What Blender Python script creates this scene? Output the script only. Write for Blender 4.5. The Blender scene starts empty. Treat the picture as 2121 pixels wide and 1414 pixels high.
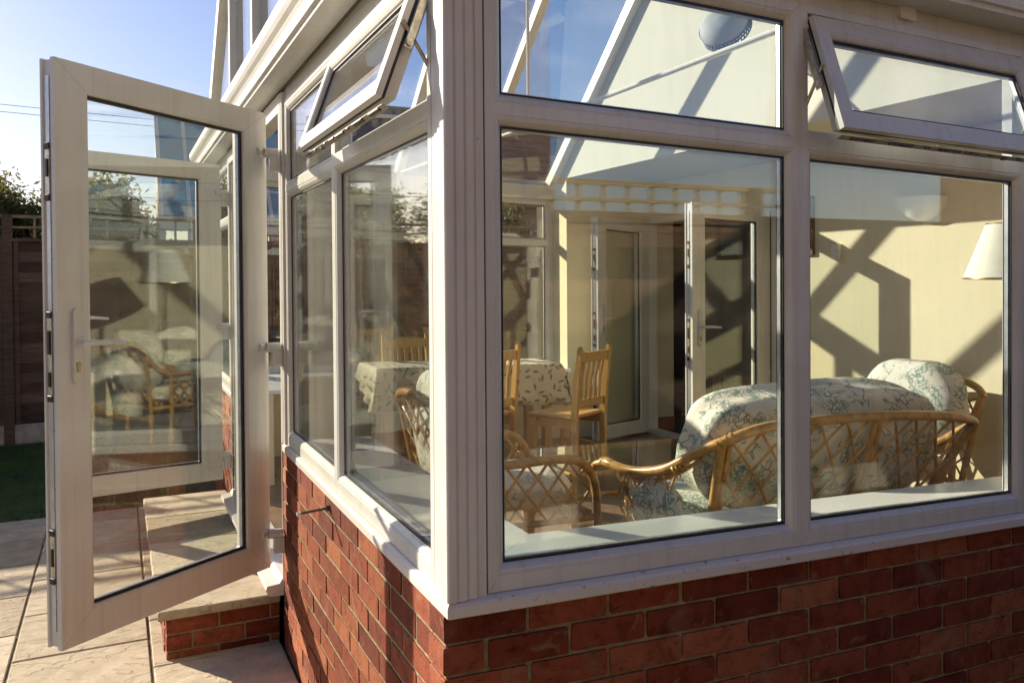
import bpy, bmesh, math, random
from mathutils import Vector, Matrix
R = math.radians
random.seed(7)
scene = bpy.context.scene
col = scene.collection
# ------------------------------------------------------------------ camera
cam_d = bpy.data.cameras.new("camera"); cam = bpy.data.objects.new("camera", cam_d); col.objects.link(cam)
def cam_rows(y, p, r):
    cy, sy, cp, sp, cr, sr = math.cos(y), math.sin(y), math.cos(p), math.sin(p), math.cos(r), math.sin(r)
    M = Matrix(((1,0,0),(0,0,-1),(0,1,0)))
    Ry = Matrix(((cy,-sy,0),(sy,cy,0),(0,0,1)))
    Rp = Matrix(((1,0,0),(0,cp,-sp),(0,sp,cp)))
    Rr = Matrix(((cr,-sr,0),(sr,cr,0),(0,0,1)))
    return Rr @ Rp @ M @ Ry
K = cam_rows(R(25.45), R(.73), R(-.41))
rot = Matrix((K[0], -K[1], -K[2])).transposed()
cam.matrix_world = Matrix.Translation((-.671, -1.785, 1.536)) @ rot.to_4x4()
cam_d.sensor_width = 36; cam_d.lens = 1742.455/2121*36
cam_d.shift_x = -9.307/2121; cam_d.shift_y = -109.85/2121
cam_d.clip_start = .02; cam_d.clip_end = 3000
scene.camera = cam
# ------------------------------------------------------------------ light
SP, SQ = .69, 1.43                       # sun: per metre of +x the light falls SP and runs SQ towards -y
sun_dir = Vector((-1, SQ, SP)).normalized()
elev = math.asin(sun_dir.z)
world = bpy.data.worlds.new("World"); scene.world = world; world.use_nodes = True
nt = world.node_tree; nt.nodes.clear()
sky = nt.nodes.new('ShaderNodeTexSky'); sky.sky_type = 'NISHITA'; sky.sun_disc = False
sky.sun_elevation = elev
sky.sun_rotation = math.atan2(sun_dir.x, sun_dir.y)
sky.air_density = 1.1; sky.dust_density = 1.0; sky.ozone_density = 2.5
bg = nt.nodes.new('ShaderNodeBackground'); bg.inputs[1].default_value = .062
wo = nt.nodes.new('ShaderNodeOutputWorld')
# thin cirrus mixed into the sky
tc = nt.nodes.new('ShaderNodeTexCoord'); mp = nt.nodes.new('ShaderNodeMapping'); mp.inputs['Scale'].default_value = (2.2, 5, 9)
nz = nt.nodes.new('ShaderNodeTexNoise'); nz.inputs['Scale'].default_value = 1.6; nz.inputs['Detail'].default_value = 9; nz.inputs['Distortion'].default_value = .8
rp = nt.nodes.new('ShaderNodeValToRGB'); rp.color_ramp.elements[0].position = .56; rp.color_ramp.elements[1].position = .82
rp.color_ramp.elements[1].color = (.55,.55,.55,1)
mx = nt.nodes.new('ShaderNodeMixRGB'); mx.inputs[2].default_value = (6.5, 6.6, 7.0, 1)
nt.links.new(tc.outputs['Generated'], mp.inputs[0]); nt.links.new(mp.outputs[0], nz.inputs[0]); nt.links.new(nz.outputs[0], rp.inputs[0])
nt.links.new(rp.outputs[0], mx.inputs[0]); nt.links.new(sky.outputs[0], mx.inputs[1]); hue = nt.nodes.new('ShaderNodeMixRGB'); hue.blend_type = 'MULTIPLY'; hue.inputs[0].default_value = 1; hue.inputs[2].default_value = (.97, .92, 1.08, 1)
nt.links.new(mx.outputs[0], hue.inputs[1]); nt.links.new(hue.outputs[0], bg.inputs[0]); nt.links.new(bg.outputs[0], wo.inputs[0])
sun_d = bpy.data.lights.new("sun", 'SUN'); sun_d.energy = 5.0; sun_d.angle = R(.5); sun_d.color = (1, .86, .68)
sun = bpy.data.objects.new("sun", sun_d); col.objects.link(sun)
sun.rotation_euler = (-sun_dir).to_track_quat('-Z', 'Y').to_euler()
scene.view_settings.view_transform = 'Standard'; scene.view_settings.look = 'None'
scene.view_settings.gamma = 1; scene.view_settings.use_curve_mapping = False
scene.view_settings.exposure = 1.17
scene.cycles.max_bounces = 8; scene.cycles.transparent_max_bounces = 28; scene.cycles.diffuse_bounces = 3
scene.cycles.use_adaptive_sampling = True; scene.cycles.adaptive_threshold = .02
scene.cycles.glossy_bounces = 4; scene.cycles.caustics_reflective = False; scene.cycles.sample_clamp_indirect = 6

SH = .0278                               # the plinth falls a little along the front
# ------------------------------------------------------------------ materials
def mat(name):
    m = bpy.data.materials.new(name); m.use_nodes = True
    n = m.node_tree.nodes; b = n['Principled BSDF']
    return m, m.node_tree, b
def N(t, kind, **kw):
    n = t.nodes.new('ShaderNode'+kind)
    for k, v in kw.items():
        if k in n.inputs.keys(): n.inputs[k].default_value = v
        else: setattr(n, k, v)
    return n
def ramp(t, fac, stops):
    r = t.nodes.new('ShaderNodeValToRGB'); e = r.color_ramp.elements
    while len(e) < len(stops): e.new(.5)
    for i, (p, c) in enumerate(stops):
        e[i].position = p; e[i].color = (*c, 1) if len(c) == 3 else c
    t.links.new(fac, r.inputs[0]); return r.outputs[0]
def coord(t, scale=(1,1,1), out='Object'):
    c = N(t, 'TexCoord'); m = N(t, 'Mapping'); m.inputs['Scale'].default_value = scale
    t.links.new(c.outputs[out], m.inputs[0]); return m.outputs[0]
def noise(t, vec, s, d=4, dist=0, rough=.5):
    n = N(t, 'TexNoise'); n.inputs['Scale'].default_value = s; n.inputs['Detail'].default_value = d
    n.inputs['Distortion'].default_value = dist; n.inputs['Roughness'].default_value = rough
    t.links.new(vec, n.inputs['Vector']); return n.outputs[0]
def bump(t, b, h, strength=.3, dist=.01):
    n = N(t, 'Bump'); n.inputs['Strength'].default_value = strength; n.inputs['Distance'].default_value = dist
    t.links.new(h, n.inputs['Height']); t.links.new(n.outputs[0], b.inputs['Normal'])
def mixc(t, f, a, b2, mode='MIX'):
    m = N(t, 'MixRGB'); m.blend_type = mode
    for i, v in ((0, f), (1, a), (2, b2)):
        if hasattr(v, 'links') or isinstance(v, bpy.types.NodeSocket): t.links.new(v, m.inputs[i])
        elif i == 0: m.inputs[0].default_value = v
        else: m.inputs[i].default_value = (*v, 1)
    return m.outputs[0]
def vary(name, c1, c2, scale, rough=.6, bs=0, bd=.005, sc=(1,1,1), spec=.5, detail=4, lo=.35, hi=.65, dist=0):
    m, t, b = mat(name); v = coord(t, sc); n = noise(t, v, scale, detail, dist)
    t.links.new(ramp(t, n, [(lo, c1), (hi, c2)]), b.inputs['Base Color'])
    b.inputs['Roughness'].default_value = rough; b.inputs['Specular IOR Level'].default_value = spec
    if bs: bump(t, b, n, bs, bd)
    return m
M = {}
def make_upvc(name, c, grime=.5, rough=.28):
    m, t, b = mat(name); v = coord(t)
    sp = noise(t, v, 120, 3); sm = noise(t, v, 5, 5, .5)
    srk = noise(t, coord(t, (38,38,1.6)), 1, 5, .3); strk = ramp(t, srk, [(.5, (0,0,0)), (.75, (.34,.34,.34))])
    spk = ramp(t, sp, [(.735, (0,0,0)), (.765, (.8,.8,.8))])
    dirt = ramp(t, sm, [(.35, (0,0,0)), (.75, (grime*.5,)*3)])
    c0 = mixc(t, dirt, c, (c[0]*.8, c[1]*.76, c[2]*.66))
    c0 = mixc(t, strk, c0, (c[0]*.62, c[1]*.58, c[2]*.50))
    c1 = mixc(t, spk, c0, (.16,.12,.09))
    t.links.new(c1, b.inputs['Base Color']); b.inputs['Roughness'].default_value = rough
    fine = noise(t, coord(t, (1,1,1)), 14, 3); bump(t, b, fine, .04, .004)
    return m
M['upvc'] = make_upvc('white_upvc', (.63,.635,.61), .9)
M['upvc_in'] = make_upvc('white_upvc_inside', (.80,.78,.72), .2)
def make_sill_dirt():
    m, t, b = mat('weathered_white_upvc'); v = coord(t)
    sp = noise(t, v, 55, 5, 1.0); area = noise(t, v, 3.5, 3)
    spk = ramp(t, sp, [(.63, (0,0,0)), (.70, (1,1,1))])
    ar = ramp(t, area, [(.45, (0,0,0)), (.6, (.8,.8,.8))])
    f = mixc(t, 1, spk, ar, 'MULTIPLY')
    t.links.new(mixc(t, f, (.64,.61,.57), (.10,.08,.06)), b.inputs['Base Color']); b.inputs['Roughness'].default_value = .33
    return m
M['upvc_dirty'] = make_sill_dirt()
M['sill_in'] = vary('laminated_sill_board', (.74,.78,.76), (.80,.84,.82), 3, .16)
M['gasket'] = vary('black_rubber', (.006,.006,.006), (.012,.012,.012), 40, .5)
M['alu'] = vary('aluminium', (.42,.45,.5), (.56,.58,.62), 20, .35); M['alu'].node_tree.nodes['Principled BSDF'].inputs['Metallic'].default_value = .8
M['steel'] = vary('galvanised_steel', (.35,.33,.28), (.62,.58,.5), 60, .35, .1); M['steel'].node_tree.nodes['Principled BSDF'].inputs['Metallic'].default_value = .9
M['dark'] = vary('dark_mechanism', (.015,.013,.012), (.10,.085,.07), 90, .5)
M['weld'] = vary('weld_seam', (.26,.24,.21), (.34,.31,.28), 60, .6)
M['brass'] = vary('brass_cylinder', (.35,.25,.12), (.5,.36,.18), 80, .3); M['brass'].node_tree.nodes['Principled BSDF'].inputs['Metallic'].default_value = .9
def make_glass(name, tint, rough=0.0, streak=0):
    m = bpy.data.materials.new(name); m.use_nodes = True; t = m.node_tree; t.nodes.clear()
    o = N(t, 'OutputMaterial'); tr = N(t, 'BsdfTransparent'); tr.inputs[0].default_value = (*tint, 1)
    gl = N(t, 'BsdfGlossy'); gl.inputs['Roughness'].default_value = rough; gl.inputs['Color'].default_value = (1,1,1,1)
    fr = N(t, 'Fresnel'); ge = N(t, 'NewGeometry'); io = N(t, 'MapRange'); io.inputs['To Min'].default_value = 1.52; io.inputs['To Max'].default_value = 1/1.52
    t.links.new(ge.outputs['Backfacing'], io.inputs[0]); t.links.new(io.outputs[0], fr.inputs[0])   # same reflectance from both sides of the pane
    mm = N(t, 'MixShader'); t.links.new(fr.outputs[0], mm.inputs[0]); t.links.new(tr.outputs[0], mm.inputs[1]); t.links.new(gl.outputs[0], mm.inputs[2])
    v = coord(t); nn = noise(t, v, .9, 2); bp = N(t, 'Bump'); bp.inputs['Strength'].default_value = .05; bp.inputs['Distance'].default_value = .006
    t.links.new(nn, bp.inputs['Height']); t.links.new(bp.outputs[0], gl.inputs['Normal'])
    last = mm.outputs[0]
    if streak:
        df = N(t, 'BsdfDiffuse'); df.inputs[0].default_value = (.7,.7,.68,1)
        s = noise(t, coord(t, (9,9,1.4)), 3, 7, .6, .6); f = ramp(t, s, [(.5, (0.0,)*3), (.9, (streak,)*3)])
        m2 = N(t, 'MixShader'); t.links.new(f, m2.inputs[0]); t.links.new(last, m2.inputs[1]); t.links.new(df.outputs[0], m2.inputs[2]); last = m2.outputs[0]
    t.links.new(last, o.inputs[0]); return m
M['glass'] = make_glass('window_glass', (.975,.985,.972), streak=.03)
M['roof_glass'] = make_glass('blue_tinted_roof_glass', (.86,.90,.935), streak=.03)
def make_brick(name, c1, c2, c3):
    m, t, b = mat(name); a = N(t, 'Attribute'); a.attribute_name = 'tone'
    v = coord(t); n = noise(t, v, 19, 8, .4, .62); n2 = noise(t, v, 160, 4)
    base = ramp(t, a.outputs['Fac'], [(0, c1), (.5, c2), (1, c3)])
    dk = ramp(t, n, [(.34, (.62,.52,.48)), (.5, (.98,.98,.97)), (.70, (1.14,1.2,1.22))])
    c = mixc(t, 1, base, dk, 'MULTIPLY')
    cr = noise(t, coord(t, (3,3,14)), 9, 5, 2.2); crk = ramp(t, cr, [(.655, (0,0,0)), (.68, (1,1,1))])
    c = mixc(t, crk, c, (.03,.012,.008))
    lime = ramp(t, noise(t, v, 5, 6, 1.0), [(.60, (0,0,0)), (.74, (.38,.38,.38))]); c = mixc(t, lime, c, (.30,.22,.15))
    sm = ramp(t, noise(t, v, 15, 7, 1.4), [(.62, (0,0,0)), (.70, (.55,.55,.55))]); c = mixc(t, sm, c, (.24,.17,.10))
    grit = ramp(t, n2, [(.66, (0,0,0)), (.72, (.6,.6,.6))]); c = mixc(t, grit, c, (.10,.035,.02))
    t.links.new(c, b.inputs['Base Color']); b.inputs['Roughness'].default_value = .82; b.inputs['Specular IOR Level'].default_value = .25
    h = mixc(t, .35, n, n2); h2 = mixc(t, crk, h, (0,0,0))
    bump(t, b, h2, .8, .005); return m
M['brick'] = make_brick('red_brick', (.12,.022,.010), (.22,.048,.021), (.34,.115,.052))
M['mortar'] = vary('sand_mortar', (.22,.19,.11), (.36,.31,.19), 40, .95, .8, .006, spec=.1)
def make_slab():
    m, t, b = mat('riven_paving'); a = N(t, 'Attribute'); a.attribute_name = 'tone'
    v = coord(t, (1,1,1)); base = ramp(t, a.outputs['Fac'], [(0, (.33,.285,.205)), (.5, (.45,.39,.29)), (1, (.56,.495,.38))])
    n = noise(t, v, 9, 10, .2, .7); c = mixc(t, 1, base, ramp(t, n, [(.3, (.76,.73,.68)), (.66, (1.1,1.08,1.05))]), 'MULTIPLY')
    sp = noise(t, v, 60, 3); c = mixc(t, ramp(t, sp, [(.70, (0,0,0)), (.76, (.7,.7,.7))]), c, (.09,.06,.035))
    # riven ridges: warped bands give long ragged steps
    w = noise(t, coord(t, (1.0,1.7,1)), 1.9, 7, .7, .6)
    st = ramp(t, w, [(.38,(0,0,0)),(.39,(.3,.3,.3)),(.47,(.36,.36,.36)),(.478,(.62,.62,.62)),(.56,(.68,.68,.68)),(.57,(1,1,1))])
    edge = w
    ln = ramp(t, edge, [(.465,(0,0,0)),(.474,(.8,.8,.8)),(.482,(0,0,0)),(.56,(0,0,0)),(.567,(.8,.8,.8)),(.574,(0,0,0)),(1,(0,0,0))])
    c = mixc(t, mixc(t, 1, ln, ramp(t, noise(t, v, 3, 3), [(.42,(0,0,0)),(.6,(.7,.7,.7))]), 'MULTIPLY'), c, (.15,.10,.06))
    t.links.new(c, b.inputs['Base Color']); b.inputs['Roughness'].default_value = .85; b.inputs['Specular IOR Level'].default_value = .25
    hh = mixc(t, .3, st, n); bump(t, b, hh, 1.0, .012); return m
M['slab'] = make_slab()
M['joint'] = vary('paving_joint', (.07,.06,.03), (.24,.19,.13), 12, .95, .5, .01)
M['grass'] = vary('grass_blade', (.025,.06,.008), (.07,.13,.02), 2.5, .8, spec=.2)
M['soil'] = vary('lawn_soil', (.018,.03,.008), (.05,.075,.02), 14, .95, .6, .03)
M['concrete'] = vary('grey_concrete', (.30,.27,.22), (.40,.36,.30), 12, .9, .4, .005)
def make_fence():
    m, t, b = mat('stained_fence_board'); v = coord(t, (1.2,1.2,16)); n = noise(t, v, 5, 6, .6); n2 = noise(t, coord(t), 2, 3)
    c = ramp(t, n, [(.3, (.028,.019,.014)), (.5, (.075,.048,.034)), (.72, (.14,.095,.066))])
    at = N(t, 'Attribute'); at.attribute_name = 'tone'; c2 = mixc(t, .4, c, ramp(t, n2, [(.3,(.04,.025,.018)),(.7,(.13,.08,.05))]))
    t.links.new(mixc(t, 1, c2, ramp(t, at.outputs['Fac'], [(0,(.55,.55,.55)),(1,(1.9,1.8,1.7))]), 'MULTIPLY'), b.inputs['Base Color'])
    b.inputs['Roughness'].default_value = .85; bump(t, b, n, .7, .006); return m
M['fence'] = make_fence()
M['trellis'] = vary('trellis_batten', (.22,.16,.09), (.34,.25,.15), 20, .85, .4, .004)
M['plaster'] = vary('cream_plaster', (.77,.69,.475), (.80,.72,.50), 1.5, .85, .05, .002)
M['plaster_up'] = vary('darkened_cream_plaster', (.60,.575,.46), (.63,.605,.49), 1.5, .85, .05, .002)  # same cream wall paint, its colour darkened to offset the bright light up there
M['skirt'] = vary('terracotta_skirting', (.30,.12,.05), (.38,.17,.07), 6, .5)
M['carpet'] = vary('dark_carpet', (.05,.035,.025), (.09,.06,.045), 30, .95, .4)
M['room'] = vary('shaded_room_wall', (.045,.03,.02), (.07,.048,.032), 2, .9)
def make_tile():
    m, t, b = mat('brown_floor_tile'); v = coord(t)
    br = N(t, 'TexBrick'); br.offset = 0; br.inputs['Scale'].default_value = 1; br.inputs['Brick Width'].default_value = .33; br.inputs['Row Height'].default_value = .33
    br.inputs['Mortar Size'].default_value = .005; br.inputs['Color1'].default_value = (.26,.17,.10,1); br.inputs['Color2'].default_value = (.33,.22,.14,1); br.inputs['Mortar'].default_value = (.12,.09,.06,1)
    t.links.new(v, br.inputs['Vector']); n = noise(t, v, 9, 5)
    t.links.new(mixc(t, 1, br.outputs[0], ramp(t, n, [(.3,(.75,.72,.7)),(.7,(1.1,1.1,1.1))]), 'MULTIPLY'), b.inputs['Base Color'])
    b.inputs['Roughness'].default_value = .3; return m
M['tile'] = make_tile()
def make_wood(name, c1, c2, rough=.4):
    m, t, b = mat(name); n = noise(t, coord(t, (5,5,1)), 7, 6, 1.5)
    n2 = noise(t, coord(t, (1,1,1)), 13, 2); knots = ramp(t, n2, [(.70,(0,0,0)),(.76,(.8,.8,.8))])
    c = ramp(t, n, [(.3, c1), (.7, c2)])
    t.links.new(mixc(t, knots, c, (c1[0]*.45, c1[1]*.35, c1[2]*.3)), b.inputs['Base Color']); b.inputs['Roughness'].default_value = rough; bump(t, b, n, .1, .002); return m
M['pine'] = make_wood('varnished_pine', (.56,.32,.09), (.68,.43,.15))
def make_rattan():
    m, t, b = mat('honey_rattan'); v = coord(t); n = noise(t, v, 22, 4, .4)
    w = noise(t, v, 5, 2)
    c = ramp(t, n, [(.25, (.27,.13,.03)), (.5, (.50,.28,.085)), (.75, (.62,.38,.14))])
    t.links.new(mixc(t, ramp(t, w, [(.62,(0,0,0)),(.68,(.6,.6,.6))]), c, (.16,.07,.02)), b.inputs['Base Color']); b.inputs['Roughness'].default_value = .3; return m
M['rattan'] = make_rattan()
def make_toile():
    m, t, b = mat('green_toile_fabric'); v = coord(t, out='Object')
    wn = N(t, 'TexNoise'); wn.inputs['Scale'].default_value = 5; wn.inputs['Detail'].default_value = 3; t.links.new(v, wn.inputs['Vector'])
    wv = mixc(t, .22, v, wn.outputs['Color'], 'ADD')
    def lines(sc, th):
        vo = N(t, 'TexVoronoi'); vo.feature = 'DISTANCE_TO_EDGE'; vo.inputs['Scale'].default_value = sc; t.links.new(wv, vo.inputs['Vector'])
        return ramp(t, vo.outputs['Distance'], [(0, (1,1,1)), (th, (.6,.6,.6)), (th*1.8, (0,0,0))])
    area = ramp(t, noise(t, v, 6.5, 3, .6), [(.51, (0,0,0)), (.56, (1,1,1))])
    area2 = ramp(t, noise(t, v, 8.5, 4, 1.2), [(.50, (0,0,0)), (.54, (1,1,1))])
    fine = mixc(t, 1, lines(46, .085), area, 'MULTIPLY'); vine = mixc(t, 1, lines(16, .04), area2, 'MULTIPLY')
    f = mixc(t, 1, fine, vine, 'LIGHTEN')
    leaf = ramp(t, noise(t, v, 38, 5, 1.2), [(.58,(0,0,0)),(.64,(.9,.9,.9))])
    f = mixc(t, 1, f, mixc(t, 1, leaf, area, 'MULTIPLY'), 'LIGHTEN')
    t.links.new(mixc(t, f, (.74,.71,.62), (.15,.26,.21)), b.inputs['Base Color'])
    b.inputs['Roughness'].default_value = .85; b.inputs['Specular IOR Level'].default_value = .15
    bump(t, b, noise(t, v, 11, 4, .8), .35, .02); return m
M['toile'] = make_toile()
def make_leafcloth():
    m, t, b = mat('leaf_print_cloth'); v = coord(t, (1,1,1))
    vo = N(t, 'TexVoronoi'); vo.feature = 'F1'; vo.inputs['Scale'].default_value = 13; vo.inputs['Randomness'].default_value = .8; t.links.new(v, vo.inputs['Vector'])
    # offset from the cell centre, turned by a random angle, stretched into a leaf
    sub = N(t, 'VectorMath'); sub.operation = 'SUBTRACT'; t.links.new(v, sub.inputs[0]); t.links.new(vo.outputs['Position'], sub.inputs[1])
    sc = N(t, 'VectorMath'); sc.operation = 'SCALE'; sc.inputs['Scale'].default_value = 1; t.links.new(sub.outputs[0], sc.inputs[0])
    sx = N(t, 'SeparateXYZ'); t.links.new(vo.outputs['Color'], sx.inputs[0])
    an = N(t, 'Math'); an.operation = 'MULTIPLY'; an.inputs[1].default_value = 6.28; t.links.new(sx.outputs[0], an.inputs[0])
    vr = N(t, 'VectorRotate'); vr.rotation_type = 'Y_AXIS'; t.links.new(sc.outputs[0], vr.inputs['Vector']); t.links.new(an.outputs[0], vr.inputs['Angle'])
    st = N(t, 'VectorMath'); st.operation = 'MULTIPLY'; st.inputs[1].default_value = (75, 8, 26); t.links.new(vr.outputs[0], st.inputs[0])
    ln = N(t, 'VectorMath'); ln.operation = 'LENGTH'; t.links.new(st.outputs[0], ln.inputs[0])
    f = ramp(t, ln.outputs['Value'], [(.66, (.9,.9,.9)), (.8, (0,0,0))])
    t.links.new(mixc(t, f, (.74,.68,.53), (.12,.20,.09)), b.inputs['Base Color']); b.inputs['Roughness'].default_value = .8; return m
M['cloth'] = make_leafcloth()
M['shade'] = vary('lampshade_fabric', (.80,.78,.66), (.84,.82,.70), 30, .9)
M['shade'].node_tree.nodes['Principled BSDF'].inputs['Roughness'].default_value = .9
M['ceramic'] = vary('unglazed_plaster_light', (.82,.80,.73), (.86,.84,.77), 5, .6)
M['bark'] = vary('bark', (.06,.045,.03), (.13,.10,.07), 12, .9, .8, .02)
def make_leaf(name, c1, c2, c3):
    m, t, b = mat(name); a = N(t, 'Attribute'); a.attribute_name = 'tone'
    t.links.new(ramp(t, a.outputs['Fac'], [(0, c1), (.5, c2), (1, c3)]), b.inputs['Base Color'])
    b.inputs['Roughness'].default_value = .6; b.inputs['Specular IOR Level'].default_value = .3
    tl = N(t, 'BsdfTranslucent'); tl.inputs[0].default_value = (c3[0]*1.3, c3[1]*1.3, c3[2], 1)
    ms = N(t, 'MixShader'); ms.inputs[0].default_value = .35; o = t.nodes['Material Output']
    t.links.new(b.outputs[0], ms.inputs[1]); t.links.new(tl.outputs[0], ms.inputs[2]); t.links.new(ms.outputs[0], o.inputs[0]); return m
M['leaf'] = make_leaf('tree_leaf', (.05,.06,.02), (.10,.115,.035), (.18,.17,.06))
M['leaf2'] = make_leaf('dark_tree_leaf', (.025,.04,.015), (.05,.075,.025), (.10,.12,.04))
def make_rooftile():
    m, t, b = mat('brown_roof_tile'); v = coord(t)
    w = N(t, 'TexWave'); w.wave_type = 'BANDS'; w.bands_direction = 'Z'; w.wave_profile = 'SAW'; w.inputs['Scale'].default_value = 2.0; w.inputs['Distortion'].default_value = .25; t.links.new(v, w.inputs['Vector'])
    n = noise(t, v, 3, 6)
    c = ramp(t, n, [(.3, (.13,.085,.06)), (.7, (.27,.18,.13))])
    t.links.new(mixc(t, 1, c, ramp(t, w.outputs[0], [(0,(.55,.5,.48)),(.25,(1,1,1))]), 'MULTIPLY'), b.inputs['Base Color']); b.inputs['Roughness'].default_value = .9
    bump(t, b, w.outputs[0], .8, .02); return m
M['rooftile'] = make_rooftile()
def make_farbrick():
    m, t, b = mat('orange_brick_wall'); v = N(t, 'TexCoord'); mpn = N(t, 'Mapping'); mpn.inputs['Rotation'].default_value = (R(90), 0, 0); t.links.new(v.outputs['Object'], mpn.inputs[0])
    br = N(t, 'TexBrick'); br.inputs['Scale'].default_value = 1; br.inputs['Brick Width'].default_value = .225; br.inputs['Row Height'].default_value = .075; br.inputs['Mortar Size'].default_value = .006
    br.inputs['Color1'].default_value = (.10,.045,.022,1); br.inputs['Color2'].default_value = (.15,.07,.035,1); br.inputs['Mortar'].default_value = (.14,.11,.08,1)
    t.links.new(mpn.outputs[0], br.inputs['Vector']); t.links.new(br.outputs[0], b.inputs['Base Color']); b.inputs['Roughness'].default_value = .9; return m
M['farbrick'] = make_farbrick(); M['darkpane'] = vary('dark_pane', (.04,.05,.06), (.08,.09,.10), 2, .05)
M['render_wall'] = vary('rendered_house_wall', (.42,.34,.28), (.5,.42,.35), 3, .9)
M['cable'] = vary('grey_cable', (.12,.12,.13), (.16,.16,.17), 10, .6)

# ------------------------------------------------------------------ mesh builder
class MB:
    """verts in world space; xf maps local to world before the shear"""
    def __init__(s, xf=None, shear=True):
        s.v = []; s.f = []; s.t = []; s.g = []; s.cur = 0; s.auto = False; s.xf = xf; s.sh = shear
    def add(s, vs, fs, tone=.5):
        o = len(s.v)
        for p in vs:
            p = s.xf(*p) if s.xf else p
            s.v.append((p[0], p[1], p[2] - (SH*p[0] if s.sh else 0)))
        if s.auto: s.cur += 1
        for f in fs: s.f.append([o+i for i in f]); s.t.append(tone); s.g.append(s.cur)
    def sep(s): s.cur += 1
    def box(s, x0, x1, y0, y1, z0, z1, tone=.5, bv=0):
        if bv:
            b = bv; vs = []; 
            # chamfered box: 24 verts
            def c(x, y, z, ax):
                dx = b if x == x0 else -b; dy = b if y == y0 else -b; dz = b if z == z0 else -b
                return (x+(0 if ax==0 else dx), y+(0 if ax==1 else dy), z+(0 if ax==2 else dz))
            bm = bmesh.new()
            for x in (x0,x1):
                for y in (y0,y1):
                    for z in (z0,z1):
                        for ax in range(3): bm.verts.new(c(x,y,z,ax))
            r = bmesh.ops.convex_hull(bm, input=bm.verts)
            bmesh.ops.recalc_face_normals(bm, faces=bm.faces)
            bm.verts.index_update()
            s.add([tuple(v.co) for v in bm.verts], [[v.index for v in f.verts] for f in bm.faces], tone); bm.free(); return
        vs = [(x,y,z) for x in (x0,x1) for y in (y0,y1) for z in (z0,z1)]
        s.add(vs, [(0,1,3,2),(4,6,7,5),(0,4,5,1),(2,3,7,6),(0,2,6,4),(1,5,7,3)], tone)
    def prism(s, poly, fn, a, b, tone=.5):
        """poly: 2D points; fn(u, v, w) -> local xyz; extruded w from a to b"""
        n = len(poly); vs = [fn(u, v, a) for u, v in poly] + [fn(u, v, b) for u, v in poly]
        s.add(vs, [list(range(n))[::-1], list(range(n, 2*n))] + [(i, (i+1)%n, n+(i+1)%n, n+i) for i in range(n)], tone)
    def ring(s, fn, u0, u1, v0, v1, prof, wl, wr, wb, wt):
        """prof: list of (k, e, d): inset = k*w - e at depth d; fn(u, v, d) -> xyz"""
        n = len(prof); vs = []
        for k, e, d in prof:
            l, r, b, t = [k*w - e for w in (wl, wr, wb, wt)]
            vs += [fn(u0+l, v0+b, d), fn(u1-r, v0+b, d), fn(u1-r, v1-t, d), fn(u0+l, v1-t, d)]
        fs = []
        for i in range(n):
            j = (i+1) % n
            for c in range(4): fs.append((4*i+c, 4*i+(c+1)%4, 4*j+(c+1)%4, 4*j+c))
        s.add(vs, fs)
    def tube(s, pts, r, seg=8, caps=True, tone=.5):
        pts = [Vector(p) for p in pts]; n = len(pts); rr = r if isinstance(r, (list, tuple)) else [r]*n
        vs = []; up = None
        for i, p in enumerate(pts):
            d = (pts[min(i+1, n-1)] - pts[max(i-1, 0)]).normalized()
            if up is None:
                up = Vector((0,0,1)) if abs(d.z) < .9 else Vector((1,0,0))
            a = d.cross(up).normalized(); b = a.cross(d).normalized(); up = b
            for k in range(seg):
                an = 2*math.pi*k/seg; vs.append(tuple(p + rr[i]*(math.cos(an)*a + math.sin(an)*b)))
        fs = []
        for i in range(n-1):
            for k in range(seg): fs.append((i*seg+k, i*seg+(k+1)%seg, (i+1)*seg+(k+1)%seg, (i+1)*seg+k))
        if caps: fs.append(list(range(seg))[::-1]); fs.append([(n-1)*seg+k for k in range(seg)])
        s.add(vs, fs, tone)
    def lathe(s, prof, c, seg=24, a0=0, a1=2*math.pi):
        full = abs(a1-a0-2*math.pi) < 1e-6; m = seg if full else seg+1; vs = []
        for r, z in prof:
            for k in range(m):
                an = a0+(a1-a0)*k/seg; vs.append((c[0]+r*math.cos(an), c[1]+r*math.sin(an), c[2]+z))
        fs = []
        for i in range(len(prof)-1):
            for k in range(seg): fs.append((i*m+k, i*m+(k+1)%m, (i+1)*m+(k+1)%m, (i+1)*m+k))
        s.add(vs, fs)
    def build(s, name, m, parent=None, smooth=False, loc=None):
        if len(s.g) == len(s.f) and len(set(s.g)) > 1:
            first = None
            for k in sorted(set(s.g)):
                q = MB(shear=False); idx = {}
                for f, t, gg in zip(s.f, s.t, s.g):
                    if gg != k: continue
                    nf = []
                    for i in f:
                        if i not in idx: idx[i] = len(q.v); q.v.append(s.v[i])
                        nf.append(idx[i])
                    q.f.append(nf); q.t.append(t)
                o = q.build(name, m, parent, smooth, loc); first = first or o
            return first
        me = bpy.data.meshes.new(name)
        off = Vector((0,0,0)); p = parent
        while p is not None: off += Vector(p.location); p = p.parent
        if loc is not None: off += Vector(loc)
        me.from_pydata([tuple(Vector(v)-off) for v in s.v], [], s.f); me.update()
        bm = bmesh.new(); bm.from_mesh(me); bmesh.ops.recalc_face_normals(bm, faces=bm.faces); bm.to_mesh(me); bm.free()
        a = me.attributes.new('tone', 'FLOAT', 'FACE'); a.data.foreach_set('value', s.t)
        me.materials.append(M[m] if isinstance(m, str) else m)
        o = bpy.data.objects.new(name, me); col.objects.link(o)
        if parent: o.parent = parent
        if loc is not None: o.location = loc
        if smooth:
            for q in me.polygons: q.use_smooth = True
            try: me.set_sharp_from_angle(angle=R(40))
            except Exception: pass
        return o
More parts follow.
